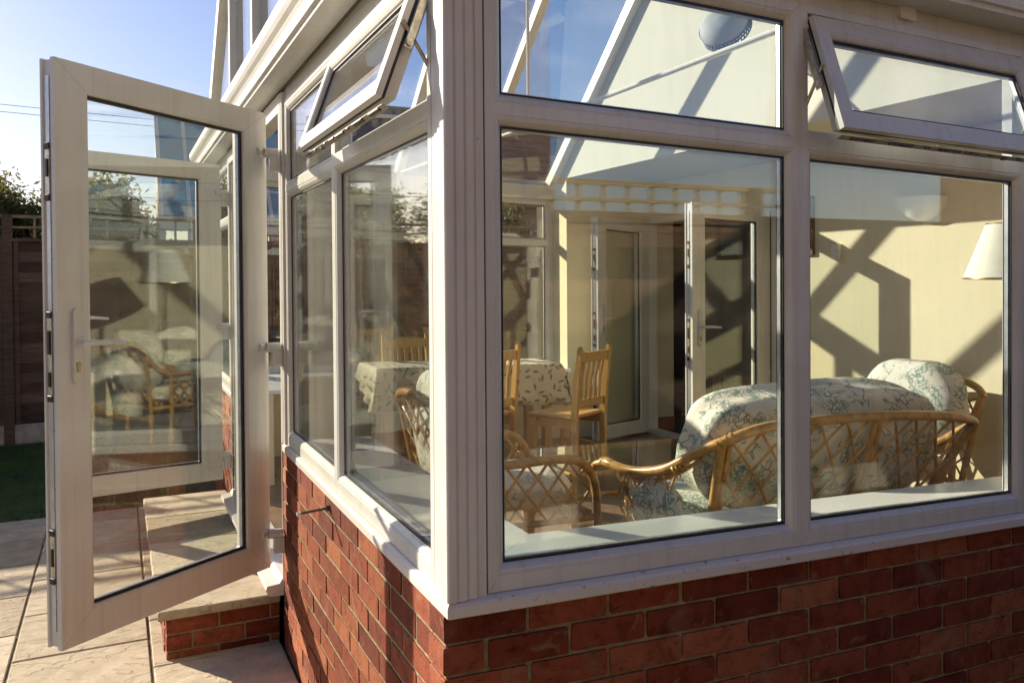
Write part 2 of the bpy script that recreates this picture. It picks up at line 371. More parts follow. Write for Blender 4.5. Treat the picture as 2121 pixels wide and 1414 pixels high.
def smooth_pts(pts, n=8):
    pts = [Vector(p) for p in pts]; P = [pts[0]*2-pts[1]] + pts + [pts[-1]*2-pts[-2]]; out = []
    for i in range(1, len(P)-2):
        for k in range(n):
            t = k/n; a, b, c, d = P[i-1], P[i], P[i+1], P[i+2]
            out.append(.5*((2*b)+(c-a)*t+(2*a-5*b+4*c-d)*t*t+(3*b-a-3*c+d)*t**3))
    out.append(P[-2]); return [tuple(p) for p in out]
def tag(o, label=None, cat=None, group=None, kind=None):
    if label: o['label'] = label
    if cat: o['category'] = cat
    if group: o['group'] = group
    if kind: o['kind'] = kind
    return o
def thing(name, loc, label, cat, group=None, shear=True):
    o = bpy.data.objects.new(name, None); col.objects.link(o); o.empty_display_size = .1
    o.location = (loc[0], loc[1], loc[2] - (SH*loc[0] if shear else 0)); return tag(o, label, cat, group)
def copy_tree(o, parent=None):
    c = o.copy(); col.objects.link(c); c.parent = parent
    for ch in list(o.children): copy_tree(ch, c)
    return c
# planes: u along wall, v height, d depth inwards
fA = lambda y0: (lambda u, v, d: (u, y0+d, v))
fB = lambda x0: (lambda u, v, d: (x0+d, u, v))
fC = lambda y0: (lambda u, v, d: (u, y0-d, v))
PROF = [(0,0,0),(1,.024,0),(1,.022,.0025),(1,.0195,.0025),(1,.018,.001),(1,.012,.003),(1,.004,.011),(1,0,.019),(1,0,.042),(1,.006,.052),(1,.016,.058),(1,.018,.062),(0,0,.062)]
GOUT = .0205
def glazing(fn, u0, u1, v0, v1, wl, wr, wb, wt, parent, pn='pane', glass='glass'):
    """pane pair, rubber gasket and spacer for one light; pane is a part, gasket and spacer its sub-parts when they fit"""
    a, b, c, d = u0+wl, u1-wr, v0+wb, v1-wt
    g = MB()
    for dd in (GOUT, GOUT+.018):
        vs = [fn(x, z, y) for x in (a, b) for y in (dd, dd+.004) for z in (c, d)]
        g.add(vs, [(0,1,3,2),(4,6,7,5),(0,4,5,1),(2,3,7,6),(0,2,6,4),(1,5,7,3)])
    po = g.build(pn, glass, parent)
    r = MB(); r.ring(fn, a, b, c, d, [(0,.0005,GOUT-.0025),(1,0,GOUT-.0025),(1,0,GOUT-.0003),(0,.0005,GOUT-.0003)], .0045,.0045,.0045,.0045)
    r.ring(fn, a, b, c, d, [(0,.0005,GOUT+.0225),(1,0,GOUT+.0225),(1,0,GOUT+.0245),(0,.0005,GOUT+.0245)], .0045,.0045,.0045,.0045)
    sp = MB(); sp.ring(fn, a, b, c, d, [(0,0,GOUT+.0045),(1,0,GOUT+.0045),(1,0,GOUT+.0175),(0,0,GOUT+.0175)], .008,.008,.008,.008)
    return po, r, sp

# ================================================================== GROUND
GZ = -.135
g = MB(shear=False); g.box(-600, 600, -600, 1200, GZ-.4, GZ-.06); tag(g.build('ground', 'soil'), kind='structure')
# patio: riven slabs bedded on a joint layer, each slab a chamfered block of the one sheet
def slab_mesh(cols, ztop, thick=.035, gap=.012):
    m = MB(shear=False)
    for x0, x1, ys in cols:
        for y0, y1 in zip(ys, ys[1:]):
            m.box(x0+gap/2, x1-gap/2, y0+gap/2, y1-gap/2, ztop-thick+random.uniform(-.001,.001), ztop+random.uniform(-.0015,.0015), random.random(), bv=.004)
    return m
def rows(start, lo, hi, st=.555):
    ys = []; y = start
    while y > lo: y -= st
    while y < hi+.01:
        if y >= lo-.0: ys.append(min(y, hi))
        y += st
    if ys[-1] < hi-.02: ys.append(hi)
    return ys
cols = []
for i in range(8):
    x1 = -.55+.56*0 if i == 6 else (.0 if i == 7 else -1.11-.56*(5-i)); x0 = -.55 if i == 7 else x1-.56
    cols.append((x0, x1, rows([4.48, 4.15, 4.30][(i+1) % 3] if i < 5 else (4.48 if i == 5 else (4.15 if i == 6 else 4.38)), -2.7, 5.01)))
tag(slab_mesh(cols, GZ).build('patio', 'slab'), kind='structure')
j = MB(shear=False); j.box(-4.45, -.001, -2.7, 5.01, GZ-.055, GZ-.008); tag(j.build('paving_bed', 'joint'), kind='structure')
# lawn
lw = MB(shear=False); lw.box(-9, 6, 5.02, 8.25, GZ-.058, GZ-.01); tag(lw.build('lawn', 'soil'), kind='structure')
gb = MB(shear=False); rnd = random.Random(3)
for _ in range(26000):
    x = rnd.uniform(-3.2, -.2); y = 5.03+3.2*rnd.random(); h = rnd.uniform(.02,.05); a = rnd.uniform(0, 6.28); w = .0025; lx, ly = rnd.gauss(0,.012), rnd.gauss(0,.012)
    gb.add([(x-w*math.cos(a), y-w*math.sin(a), GZ-.012), (x+w*math.cos(a), y+w*math.sin(a), GZ-.012), (x+lx, y+ly, GZ-.012+h)], [(0,1,2)], rnd.random())
tag(gb.build('grass', 'grass'), 'short mown green grass on the shaded lawn before the far fence', 'grass', kind='stuff')

# ================================================================== CONSERVATORY
W, D = 3.0, 5.2
cons = thing('conservatory', (0,0,0), 'white framed conservatory on a low red brick wall, with glazed walls and glass roof', 'conservatory')
# --- brickwork: real bricks with recessed mortar
def bricks(fn, u0, u1, z0, z1, first_off, name, holes=(), corner=None, thick=.10):
    b = MB(); rnd = random.Random(len(name)*7+int(u1*10)); z = z1-.065-.002; k = 0
    while z > z0-.05:
        u = u0 - (first_off if k % 2 else 0.0)
        if u < u0: pass
        while u < u1-.01:
            a, c = max(u, u0), min(u+.215, u1)
            if c-a > .02:
                jit = rnd.uniform(-.0016, .0016); zz = rnd.uniform(-.0015,.0015)
                bb = MB(); bb.box(a+rnd.uniform(-.001,.003), c-rnd.uniform(-.001,.003), 0, 1, max(z, z0)+zz, z+.065+zz, bv=rnd.uniform(.002,.0045))
                tlt = rnd.uniform(-.006,.006); bb.v = [(q[0]+rnd.uniform(-.0009,.0009), q[1], q[2]+rnd.uniform(-.0012,.0012)+tlt*(q[0]-a)) for q in bb.v]
                vs = [fn(p[0], p[2]+SH*p[0], jit + (0 if p[1] < .1 else 1)*thick) if False else fn(p[0], p[2], jit+p[1]*thick) for p in
                      [(q[0], q[1], q[2]+SH*q[0]) for q in bb.v]]
                b.add(vs, bb.f, rnd.random())
            u += .225
        z -= .075; k += 1
    return b
bricks(fA(.03), .0, 3.0, GZ-.02, .76, .1125, 'a').build('brick_wall', 'brick', cons)
bricks(fB(.004), .135, 2.13, GZ-.02, .76, .1125, 'bb').build('brick_wall', 'brick', cons)
bricks(fB(.004), 3.97, 5.17, GZ-.02, .76, .06, 'ccc').build('brick_wall', 'brick', cons)
bricks(fC(5.17), .11, 3.0, GZ-.02, .76, .1125, 'dddd').build('brick_wall', 'brick', cons)
mo = MB(); mo.auto = True
mo.box(.008, 3.0, .0375, .12, GZ-.05, .758); mo.box(.0075, .10, .125, 2.125, GZ-.05, .758)
mo.box(.0075, .10, 3.975, 5.05, GZ-.05, .758); mo.box(.11, 3.0, 5.08, 5.164, GZ-.05, .758)
mo.build('mortar', 'mortar', cons)
ins = MB(); ins.auto = True
ins.box(.12, 3.0, .125, .27, GZ, .775); ins.box(.105, .27, .275, 2.12, GZ, .775); ins.box(.105, .27, 3.985, 4.92, GZ, .775); ins.box(.12, 3.0, 4.93, 5.075, GZ, .775)
ins.build('plaster_lining', 'plaster', cons)
# --- outer sill (cill) with a rounded nose, mitred at the corner
sl = MB(); sl.auto = True
noseA = [(-.001,.762),(.004,.758),(.10,.758),(.10,.800),(.03,.800),(.012,.797),(.003,.792),(-.001,.785)]
def sill_run(m, fn, a, b, ma=0, mb_=0):
    n = len(noseA); vs = [fn(a+ma*d, z, d) for d, z in noseA] + [fn(b-mb_*d, z, d) for d, z in noseA]
    m.add(vs, [list(range(n))[::-1], list(range(n, 2*n))] + [(i, (i+1)%n, n+(i+1)%n, n+i) for i in range(n)])
sill_run(sl, fA(0), 0, 3.0, 1, 0); sill_run(sl, fB(0), 0, 2.10, 1, 0); sill_run(sl, fB(0), 4.0, 5.2, 0, 1); sill_run(sl, fC(5.2), 0, 3.0, 1, 0)
sl.build('sill', 'upvc_dirty', cons)
si = MB(); si.auto = True; Z0, Z1 = .776, .802
def board(m, poly): m.prism(poly, lambda u, v, w: (u, v, w), Z0, Z1)
board(si, [(.075,.085),(2.999,.085),(2.999,.405),(.405,.405)]); board(si, [(.0745,.0865),(.0745,2.11),(.405,2.11),(.405,.4065)])
board(si, [(.0745,3.99),(.405,3.99),(.405,4.795),(.0745,5.115)]); board(si, [(.076,5.116),(.4065,4.796),(2.999,4.796),(2.999,5.116)])
si.build('inner_sill', 'sill_in', cons)
# --- corner post: ribbed cover in plan
def ribs(n, w, step, t0=0):
    """stepped reeded profile along u: returns (u, d) polyline"""
    out = []
    for i in range(n):
        a = i*w; d = t0+i*step
        out += [(a+.001, d+.0025), (a+.0035, d), (a+w-.005, d), (a+w-.0035, d+.008), (a+w-.0012, d+.008)]
    return out
pr = ribs(4, .0265, .0045, -.002)
polyA = [(u, d) for u, d in pr] + [(.106, .07)]
polyB = [(d, u) for u, d in ribs(4, .031, .0045, 0)] + [(.07, .124)]
poly = polyA + [(.07, .07)] + polyB[::-1]
cp = MB(); cp.prism(poly, lambda u, v, w: (u, v, w), .797, 2.37); cp.build('corner_post', 'upvc', cons)
ep = MB(); ep.prism([(.0,2.118),(.0,2.104),(.004,2.102),(.004,2.099),(.001,2.097),(.001,2.083),(.005,2.081),(.005,2.078),(.003,2.076),(.003,2.058),(.07,2.058),(.07,2.118)], lambda u, v, w: (u, v, w), .797, 2.37); 
ep.sep(); ep.prism([(.0,2.121),(.07,2.121),(.07,2.128),(.0,2.128)], lambda u, v, w: (u, v, w), .12, 2.37)
ep.sep(); ep.prism([(.0,4.00),(.0,4.045),(.07,4.045),(.07,4.00)], lambda u, v, w: (u, v, w), .797, 2.37); ep.sep(); ep.prism([(.0,3.972),(.0,3.98),(.07,3.98),(.07,3.972)], lambda u, v, w: (u, v, w), .12, 2.37)
cp2 = ep.build('door_post', 'upvc', cons)
fp = MB(); fp.auto = True; fp.box(0, .12, 5.08, 5.2, .797, 2.37); fp.box(2.962, 2.999, 5.12, 5.19, .797, 2.37); fp.box(2.97, 2.999, .01, .09, .797, 2.37); fp.build('far_post', 'upvc', cons)
# --- windows
ZS, ZT, ZH = .800, 1.937, 2.312
def window(fn, cells, name='window'):
    """cells: (u0, u1, top_open, has_top) ; one frame mesh, panes as sub-parts"""
    fr = MB(); us = [c[0] for c in cells]; gk = MB(); spc = MB(); frames = []
    for u0, u1, opn in cells:
        fr.ring(fn, u0, u1, ZS, ZT, PROF, .047, .047, .062, .037)
        if opn: fr.ring(fn, u0, u1, ZT, ZH+.02, [(0,0,0),(1,0,0),(1,0,.020),(1,-.016,.020),(1,-.016,.055),(1,0,.062),(0,0,.062)], .026, .026, .030, .022)
        else: fr.ring(fn, u0, u1, ZT, ZH+.02, PROF, .047, .047, .038, .05)
    o = fr.build(name, 'upvc', cons)
    wl_ = MB()
    for u0, u1, opn in cells:
        for (u, v, du, dv) in ((u0, ZS, .040, .053), (u1, ZS, -.040, .053), (u0, ZH+.02, .040, -.043), (u1, ZH+.02, -.040, -.043)):
            n = math.hypot(du, dv); px, pz = -dv/n*.0005, du/n*.0005
            q = lambda k, sg: fn(u+du*k+sg*px, v+dv*k+sg*pz, -.0003)
            wl_.sep(); wl_.add([q(.05, 1), q(.05, -1), q(.55, -1), q(.55, 1)], [(0,1,2,3)])
    wl_.build('weld_line', 'weld', o)
    for u0, u1, opn in cells:
        lst = [(ZS, ZT, .062, .037)] + ([] if opn else [(ZT, ZH+.02, .038, .05)])
        for v0, v1, wb, wt in lst:
            p, r, s = glazing(fn, u0, u1, v0, v1, .047, .047, wb, wt, o)
            r.build('gasket', 'gasket', o); s.build('spacer_bar', 'alu', o)
    return o
wa = window(fA(.018), [(.108, 1.080, False), (1.080, 2.068, True), (2.068, 2.965, False)])
wb_ = window(fB(.014), [(.125, 1.130, True), (1.130, 2.056, False)])
window(fB(.014), [(4.047, 5.078, False)])
window(fC(5.182), [(.122, 1.05, False), (1.05, 1.98, False), (1.98, 2.960, False)])
tag(wa, 'window frame in shade on the front, its second top light propped open')
# header between window heads and soffit
hd = MB(); hd.auto = True
hd.box(.109, 2.999, .024, .10, ZH+.021, 2.46); hd.box(.020, .10, .125, 5.078, ZH+.021, 2.46); hd.box(.122, 2.999, 5.10, 5.176, ZH+.021, 2.46)
hd.build('eaves_beam', 'upvc', cons)
# small opening lights
def sash(xf, w, h, name, lab):
    s = MB(xf=xf)
    loc = lambda u, v, d: (u, v, d)
    s.ring(loc, 0, w, 0, h, [(0,0,0),(1,.016,0),(1,.014,.002),(1,.010,.002),(1,.003,.008),(1,0,.016),(1,0,.040),(1,.012,.052),(0,-.014,.052),(0,-.014,.018),(0,-.010,.016),(0,0,.016)], .062,.062,.062,.062)
    o = s.build(name, 'upvc', cons); tag(o, lab)
    g2 = MB(xf=xf)
    for d0 in (.018, .034): g2.box(.062, w-.062, .062, h-.062, d0, d0+.004)
    g2.build('pane', 'glass', o)
    k = MB(xf=xf); k.ring(loc, .062, w-.062, .062, h-.062, [(0,0,.014),(1,0,.014),(1,0,.0175),(0,0,.0175)], .005,.005,.005,.005)
    k.ring(loc, 0, w, 0, h, [(0,-.001,.0163),(0,-.004,.020),(0,-.001,.0235)], 0,0,0,0)
    k.build('gasket', 'gasket', o)
    sp = MB(xf=xf); sp.ring(loc, .062, w-.062, .062, h-.062, [(0,0,.0225),(1,0,.0225),(1,0,.0335),(0,0,.0335)], .009,.009,.009,.009); sp.build('spacer_bar', 'alu', o)
    lk = MB(xf=xf)
    x = .05; rr = random.Random(5)
    while x < w-.1:
        l = rr.choice((.012,.02,.03,.055,.09)); q0 = .024+rr.uniform(0,.008); lk.sep(); lk.box(x, x+l, h+.012, h+.0155+rr.uniform(0,.002), q0, q0+rr.uniform(.004,.013)); x += l+rr.uniform(.01,.07)
    lk.build('lock_strip', 'dark', o)
    ln = MB(xf=xf); ln.box(.012, w-.012, h+.0105, h+.0125, .0245, .045); ln.build('lock_channel', 'weld', o)
    
    st = MB(xf=xf)
    for u in (-.017, w+.014):
        st.sep(); st.box(u, u+.003, .03, h*.62, .024, .042)
    for u in (-.022, w+.016): st.sep(); st.tube([(u, h*.58, .033), (u+.006, h*.58, .033)], .009, 10)
    st.build('stay', 'steel', o)
    hn = MB(xf=xf); hn.box(w*.5-.015, w*.5+.015, h-.055, h-.02, .053, .066); hn.box(w*.5-.01, w*.5+.095, h-.047, h-.03, .066, .080, bv=.004); hn.build('handle', 'upvc', o)
    return o
tB = R(19.5); tA = R(19.0)
xfB = lambda u, v, d: (.004 - math.sin(tB)*v + math.cos(tB)*d, .155+u, 2.300 - math.cos(tB)*v - math.sin(tB)*d)
sash(xfB, .945, .352, 'opening_sash', 'sunlit top hung sash propped open on the side beside the door')
xfA = lambda u, v, d: (1.108+u, .002 - math.sin(tA)*v + math.cos(tA)*d, 2.300 - math.cos(tA)*v - math.sin(tA)*d)
sash(xfA, .932, .352, 'opening_sash', 'shaded top hung sash propped open on the front')
# scissor stays linking sash and frame
sv = MB()
for (x, y, dx, dy) in ((.03,.150,-1,0),(.03,1.106,-1,0),(1.103,.034,0,-1),(2.045,.034,0,-1)):
    sv.sep(); sv.tube([(x, y, 2.29), (x+dx*.07, y+dy*.07, 2.09)], .006, 6); sv.tube([(x, y, 2.03), (x+dx*.075, y+dy*.075, 2.15)], .005, 6)
sv.build('scissor_stay', 'steel', cons)
# --- soffit, fascia and gutter moulding
eo = MB(); eo.auto = True
prof = [(.021,2.385),(-.088,2.385),(-.090,2.400),(-.103,2.402),(-.106,2.420),(-.108,2.437),(-.115,2.452),(-.127,2.466),(-.135,2.482),(-.138,2.500),(-.138,2.520),(-.128,2.522),(-.128,2.512),(-.03,2.512),(.021,2.512)]
def run(m, fn, a, b, ca, cb):
    n = len(prof); vs = [fn(a+ca*d, z, d) for d, z in prof] + [fn(b-cb*d, z, d) for d, z in prof]
    m.add(vs, [list(range(n))[::-1], list(range(n, 2*n))] + [(i, (i+1)%n, n+(i+1)%n, n+i) for i in range(n)])
run(eo, fA(0), 0, 3.0, 1, 0); run(eo, fB(0), 0, 5.2, 1, 1); run(eo, fC(5.2), 0, 3.0, 1, 0)
eo.build('gutter_and_soffit', 'upvc', cons)
sg = MB(); sg.auto = True; 
sg.box(.004, .013, .13, 5.05, 2.3795, 2.3846); 
sg.build('soffit_joint', 'dark', cons)
# --- roof: ridge along x, gable glazed on the door side
RS = .9; EZ = 2.44
zr = EZ + RS*2.58
roofC = lambda y: EZ + RS*(5.18-y)
rf = MB(); rf.auto = True
for x0, x1 in ((.05,.74),(.80,1.475),(1.535,2.19),(2.25,2.945)):
    for side in (0, 1):
        pts = []
        for y, z in ((5.18, EZ), (2.63, EZ+RS*2.55)):
            if side: y = 5.2-y
            pts.append((y, z))
        (ya, za), (yb, zb) = pts
        vs = [(x0,ya,za),(x1,ya,za),(x1,yb,zb),(x0,yb,zb),(x0,ya,za+.006),(x1,ya,za+.006),(x1,yb,zb+.006),(x0,yb,zb+.006)]
        rf.add(vs, [(0,1,2,3),(4,7,6,5),(0,4,5,1),(1,5,6,2),(2,6,7,3),(3,7,4,0)])
rp_ = MB()
def rafter(m, x0, x1, dep_in=.085, dep_out=.02, y_end=2.62):
    for side in (0, 1):
        m.sep(); a = [(5.19, EZ-.006), (y_end, EZ+RS*(5.18-y_end)+.003)]
        vs = []
        for y, z in a:
            yy = y if not side else 5.2-y
            for x in (x0, x1):
                for dz in (-dep_in, dep_out): vs.append((x, yy, z+dz))
        m.add(vs, [(0,1,3,2),(4,6,7,5),(0,4,5,1),(2,3,7,6),(0,2,6,4),(1,5,7,3)])
for x in (.77, 1.505, 2.22): rafter(rp_, x-.032, x+.032)
rafter(rp_, -.04, .052, .11, .035); rafter(rp_, 2.93, 2.998, .09, .03)
rp_.build('rafter', 'upvc_in', cons); rf.build('roof_glass', 'roof_glass', cons)
rd = MB(); rd.prism([(2.53,zr-.11),(2.67,zr-.11),(2.67,zr+.0),(2.6,zr+.07),(2.53,zr+.0)], lambda u, v, w: (w, u, v), -.05, 2.999); rd.build('ridge_beam', 'upvc_in', cons)
# gable end frame over the door side
gf = MB()
gf.box(-.03, .045, .16, 5.04, 2.513, 2.575)
for y in (1.72, 2.60, 3.50):
    zt = EZ + RS*min(y+.03, 5.2-y-.03+.0) - .09 if y != 2.6 else zr-.10
    zt = EZ + RS*(min(y, 5.2-y)-.02) - .115
    gf.box(-.045, .04, y-.028, y+.028, 2.576, zt)
gfo = gf.build('gable_frame', 'upvc', cons)
gp = MB(); gp.auto = True
for a, b in ((.20,1.69),(1.75,2.57),(2.63,3.47),(3.53,5.00)):
    h = lambda y: max(2.577, EZ + RS*(min(y, 5.2-y)-.02) - .112)
    gp.add([(x, y, z) for x in (-.006, .002) for y, z in ((a, 2.576), (b, 2.576), (b, h(b)), (a, h(a)))], [(0,1,2,3),(4,7,6,5),(0,4,5,1),(1,5,6,2),(2,6,7,3),(3,7,4,0)])
gp.build('gable_pane', 'roof_glass', cons)
# tie bars
tb = MB(); tb.auto = True; hub = (1.50, 2.60, 2.455)
tb.tube([hub, (2.985, 2.20, 3.10)], .011, 8); tb.tube([hub, (.06, 3.2, 2.52)], .011, 8); tb.tube([hub, (1.50, 2.6, zr-.1)], .011, 8)
tb.tube([hub, (1.50, .12, 2.47)], .009, 8); tb.tube([hub, (1.50, 5.08, 2.47)], .009, 8)
tb.lathe([(0,-.035),(.028,-.03),(.04,-.01),(.04,.01),(.028,.03),(0,.035)], hub, 16)
tb.build('tie_bar', 'upvc_in', cons, smooth=True)
# --- french door leaves
def leaf(name, H, ang, w, z0, z1, flip, lab, parent, handle=True, edge=True, face=1, pvc='upvc'):
    """H hinge point, ang direction of the leaf in plan; face=+1 puts thickness to the left of the direction"""
    dx, dy = math.cos(ang), math.sin(ang); nx, ny = -dy*face, dx*face
    xf = lambda s, d, z: (H[0]+dx*s+nx*d, H[1]+dy*s+ny*d, z)
    loc = lambda u, v, d: (u, d, v)
    L = MB(xf=xf)
    wl, wr, wb, wt = .135, .130, .120, .105
    L.ring(loc, 0, w, z0, z1, [(0,0,0),(1,.012,0),(1,.002,.004),(1,0,.008),(1,0,.020),(1,0,.052),(1,.010,.076),(0,0,.076),(0,0,.066),(.05,0,.064),(.05,0,.022),(0,0,.020)], wl, wr, wb, wt)
    o = L.build(name, pvc, parent); tag(o, lab)
    g3 = MB(xf=xf)
    for d0 in (.020, .038): g3.box(wl, w-wr, d0, d0+.004, z0+wb, z1-wt)
    g3.build('pane', 'glass', o)
    k = MB(xf=xf)
    k.ring(loc, wl, w-wr, z0+wb, z1-wt, [(0,0,.0145),(1,0,.0145),(1,0,.0195),(0,0,.0195)], .012,.006,.012,.012)
    k.ring(loc, 0, w, z0, z1, [(0,-.0025,.0205),(0,-.0025,.0225),(.02,.0,.0225),(.02,.0,.0165)], wl, wr, wb, wt)
    k.ring(loc, 0, w, z0, z1, [(0,-.0055,.067),(0,-.0055,.0745),(0,-.0005,.0745),(0,-.0005,.067)], 0,0,0,0)
    k.build('gasket', 'gasket', o)
    sp = MB(xf=xf); sp.ring(loc, wl, w-wr, z0+wb, z1-wt, [(0,0,.0245),(1,0,.0245),(1,0,.0375),(0,0,.0375)], .011,.011,.011,.011); sp.build('spacer_bar', 'alu', o)
    mt = MB(xf=xf)      # mitre lines at the welded corners
    for (u, v, du, dv) in ((0, z0, wl, wb), (w, z0, -wr, wb), (w, z1, -wr, -wt), (0, z1, wl, -wt)):
        n = math.hypot(du, dv); px, pz = -dv/n*.0006, du/n*.0006; e = .90; mt.sep()
        mt.add([(u+px+du*.03, -.0004, v+pz+dv*.03), (u-px+du*.03, -.0004, v-pz+dv*.03), (u-px+du*e, -.0004, v-pz+dv*e), (u+px+du*e, -.0004, v+pz+dv*e)], [(0,1,2,3)])
    mt.build('weld_line', 'weld', o)
    if edge:
        ch = MB(xf=xf); e0 = w-.05*wr
        ch.box(e0, e0+.003, .034, .053, z0+.06, z1-.06); ch.build('lock_channel', 'alu', o)
        lk = MB(xf=xf); hh = z1-z0
        for a, b in ((.115,.20),(.765,.855)):
            lk.sep(); zc0, zc1 = z0+hh*a, z0+hh*b; lk.box(e0+.0031, e0+.007, .032, .055, zc0, zc1, bv=.001)
        lk.sep(); lk.box(e0+.0031, e0+.007, .032, .055, z0+hh*.425, z0+hh*.57, bv=.001); lk.build('lock_plate', 'steel', o)
        bl = MB(xf=xf); bl.auto = True
        for a in (.115,.197,.425,.567,.765,.852): bl.box(e0+.0035, e0+.010, .030, .057, z0+hh*a-.012, z0+hh*a+.012, bv=.003)
        bl.box(e0+.0072, e0+.011, .037, .048, z0+hh*.445, z0+hh*.47); bl.box(e0+.0072, e0+.012, .037, .048, z0+hh*.50, z0+hh*.54)
        bl.box(e0+.0072, e0+.011, .038, .047, z0+hh*.14, z0+hh*.17); bl.box(e0+.0072, e0+.011, .038, .047, z0+hh*.80, z0+hh*.83)
        for a in (.08,.27,.37,.66,.72): bl.box(e0+.0005, e0+.0022, .026, .030, z0+hh*a, z0+hh*a+.005)
        bl.build('latch', 'gasket', o)
    if handle:
        hd_ = MB(xf=xf); zc = z0+1.06; us = w-.068
        hd_.prism([(us+.017*math.cos(a)*(1), zc+(.105 if math.sin(a)>0 else -.125)+.017*math.sin(a)) for a in [i*math.pi/8 for i in range(16)]], lambda u, v, d: (u, d, v), -.013, .0)
        hd_.tube([(us, -.012, zc), (us, -.05, zc)], .011, 12); 
        hd_.tube(smooth_pts([(us+.008, -.047, zc), (us-.04, -.052, zc+.002), (us-.10, -.052, zc+.001), (us-.165, -.048, zc-.004)], 5), [.0105]*6+[.010]*4+[.009]*4+[.008]*2, 10)
        hd_.prism([(us+.017*math.cos(a), zc+(.105 if math.sin(a)>0 else -.125)+.017*math.sin(a)) for a in [i*math.pi/8 for i in range(16)]], lambda u, v, d: (u, d, v), .0762, .089)
        hd_.tube([(us, .088, zc), (us, .12, zc)], .011, 12); hd_.tube([(us+.008, .118, zc), (us-.13, .118, zc-.003)], .0095, 10)
        ho = hd_.build('handle', 'upvc', o, smooth=True)
        cy = MB(xf=xf); cy.tube([(us, -.0135, zc-.075), (us, -.0175, zc-.075)], .009, 14); cy.box(us-.005, us+.005, -.0172, -.0135, zc-.100, zc-.078); cy.build('lock_cylinder', 'brass', o)
    return o, xf
l1, xf1 = leaf('door', (-.055, 2.12), math.atan2(-.62, -.80), 1.012, .235, 2.280, 0, 'glazed door leaf swung wide open toward the patio, nearest leaf', cons, face=-1)
l2, xf2 = leaf('door', (-.055, 3.985), math.atan2(-.27, -.963), .93, .235, 2.280, 0, 'second glazed door leaf, seen through the nearer one', cons, face=-1)
# hinges of the two leaves
for (l, H, ys, yl) in ((l1, (-.055,2.12), 2.095, 2.12), (l2, (-.055,3.985), 4.01, 3.985)):
    hg = MB()
    for z in (.39, 1.23, 2.10):
        hg.sep()
        sgn = 1 if ys < yl else -1
        hg.tube([(-.066, yl-.02*sgn, z), (-.062, yl-.02*sgn, z), (-.005, ys-.0*sgn, z)], .022, 14)
        hg.tube([(-.066, yl-.0, z), (-.102, yl-.030*sgn, z)], [.023,.021], 14)
        hg.box(-.046, .003, ys-.022, ys+.014, z-.085, z-.012, bv=.004)
    hg.build('hinge', 'upvc', l, smooth=True)
# threshold
th = MB(); th.prism([(-.075,.125),(-.06,.095),(.10,.095),(.10,.175),(-.0,.175),(-.015,.150),(-.07,.143)], lambda u, v, w: (u, w, v), 2.131, 3.969); th.build('threshold', 'upvc_dirty', cons)
tf = MB(); tf.auto = True; tf.box(.0005, .07, 2.131, 3.969, 2.29, 2.37); tf.box(.012,.06,2.131,2.155,.18,2.29); tf.box(.012,.06,3.945,3.969,.18,2.29); tf.build('door_frame', 'upvc', cons)
fs = MB(shear=True); fs.box(.105, 3.96, .275, 4.925, .05, .17); fs.box(.105, .27, 2.12, 3.985, .05, .1695); tag(fs.build('floor', 'tile'), kind='structure')

# --- overflow spike on the brick wall
ov = thing('vent_pipe', (.0, 1.19, .72), 'thin dark pipe stub with pale tip poking out of the sunlit brick wall', 'pipe')
p = MB(); p.tube([(.03,1.19,.725),(-.01,1.19,.724)], [.012,.010], 10); p.tube([(-.008,1.19,.724),(-.10,1.185,.716)], .0048, 8); p.build('pipe', 'dark', ov, smooth=True)
p = MB(); p.tube([(-.098,1.185,.716),(-.112,1.184,.715)], .0068, 10); p.build('tip', 'upvc', ov, smooth=True)

# ================================================================== DOORSTEP
stp = thing('doorstep', (-.25, 3.25, GZ), 'low brick doorstep topped with pale riven slabs under the open doors', 'step', shear=False)
m = MB(shear=False); rnd = random.Random(11)
def stepface(fn, u0, u1, off):
    z = .042-.065; k = 0
    while z > GZ-.06:
        u = u0-(.1125 if (k+off) % 2 else 0)
        while u < u1-.01:
            a, c = max(u, u0), min(u+.215, u1)
            if c-a > .02:
                bb = MB(shear=False); bb.box(a, c, 0, .1, z, z+.065, bv=.003); j = rnd.uniform(-.002,.002)
                m.add([fn(q[0], q[2], q[1]+j) for q in bb.v], bb.f, rnd.random())
            u += .225
        z -= .075; k += 1
stepface(lambda u, v, d: (u, 2.205+d, v), -.49, -.002, 0); stepface(lambda u, v, d: (-.495+d, u, v), 2.31, 4.27, 1)
m.build('brick_base', 'brick', stp)
m = MB(shear=False); m.box(-.488, -.003, 2.212, 4.28, GZ-.05, .047); m.build('mortar', 'mortar', stp)
m = MB(shear=False)
ys = [2.175, 2.70, 3.24, 3.78, 4.315]
for a, b in zip(ys, ys[1:]): m.box(-.525, -.002, a+.003, b-.003, .048, .090+random.uniform(-.001,.001), random.random(), bv=.005)
m.build('slab_top', 'slab', stp)

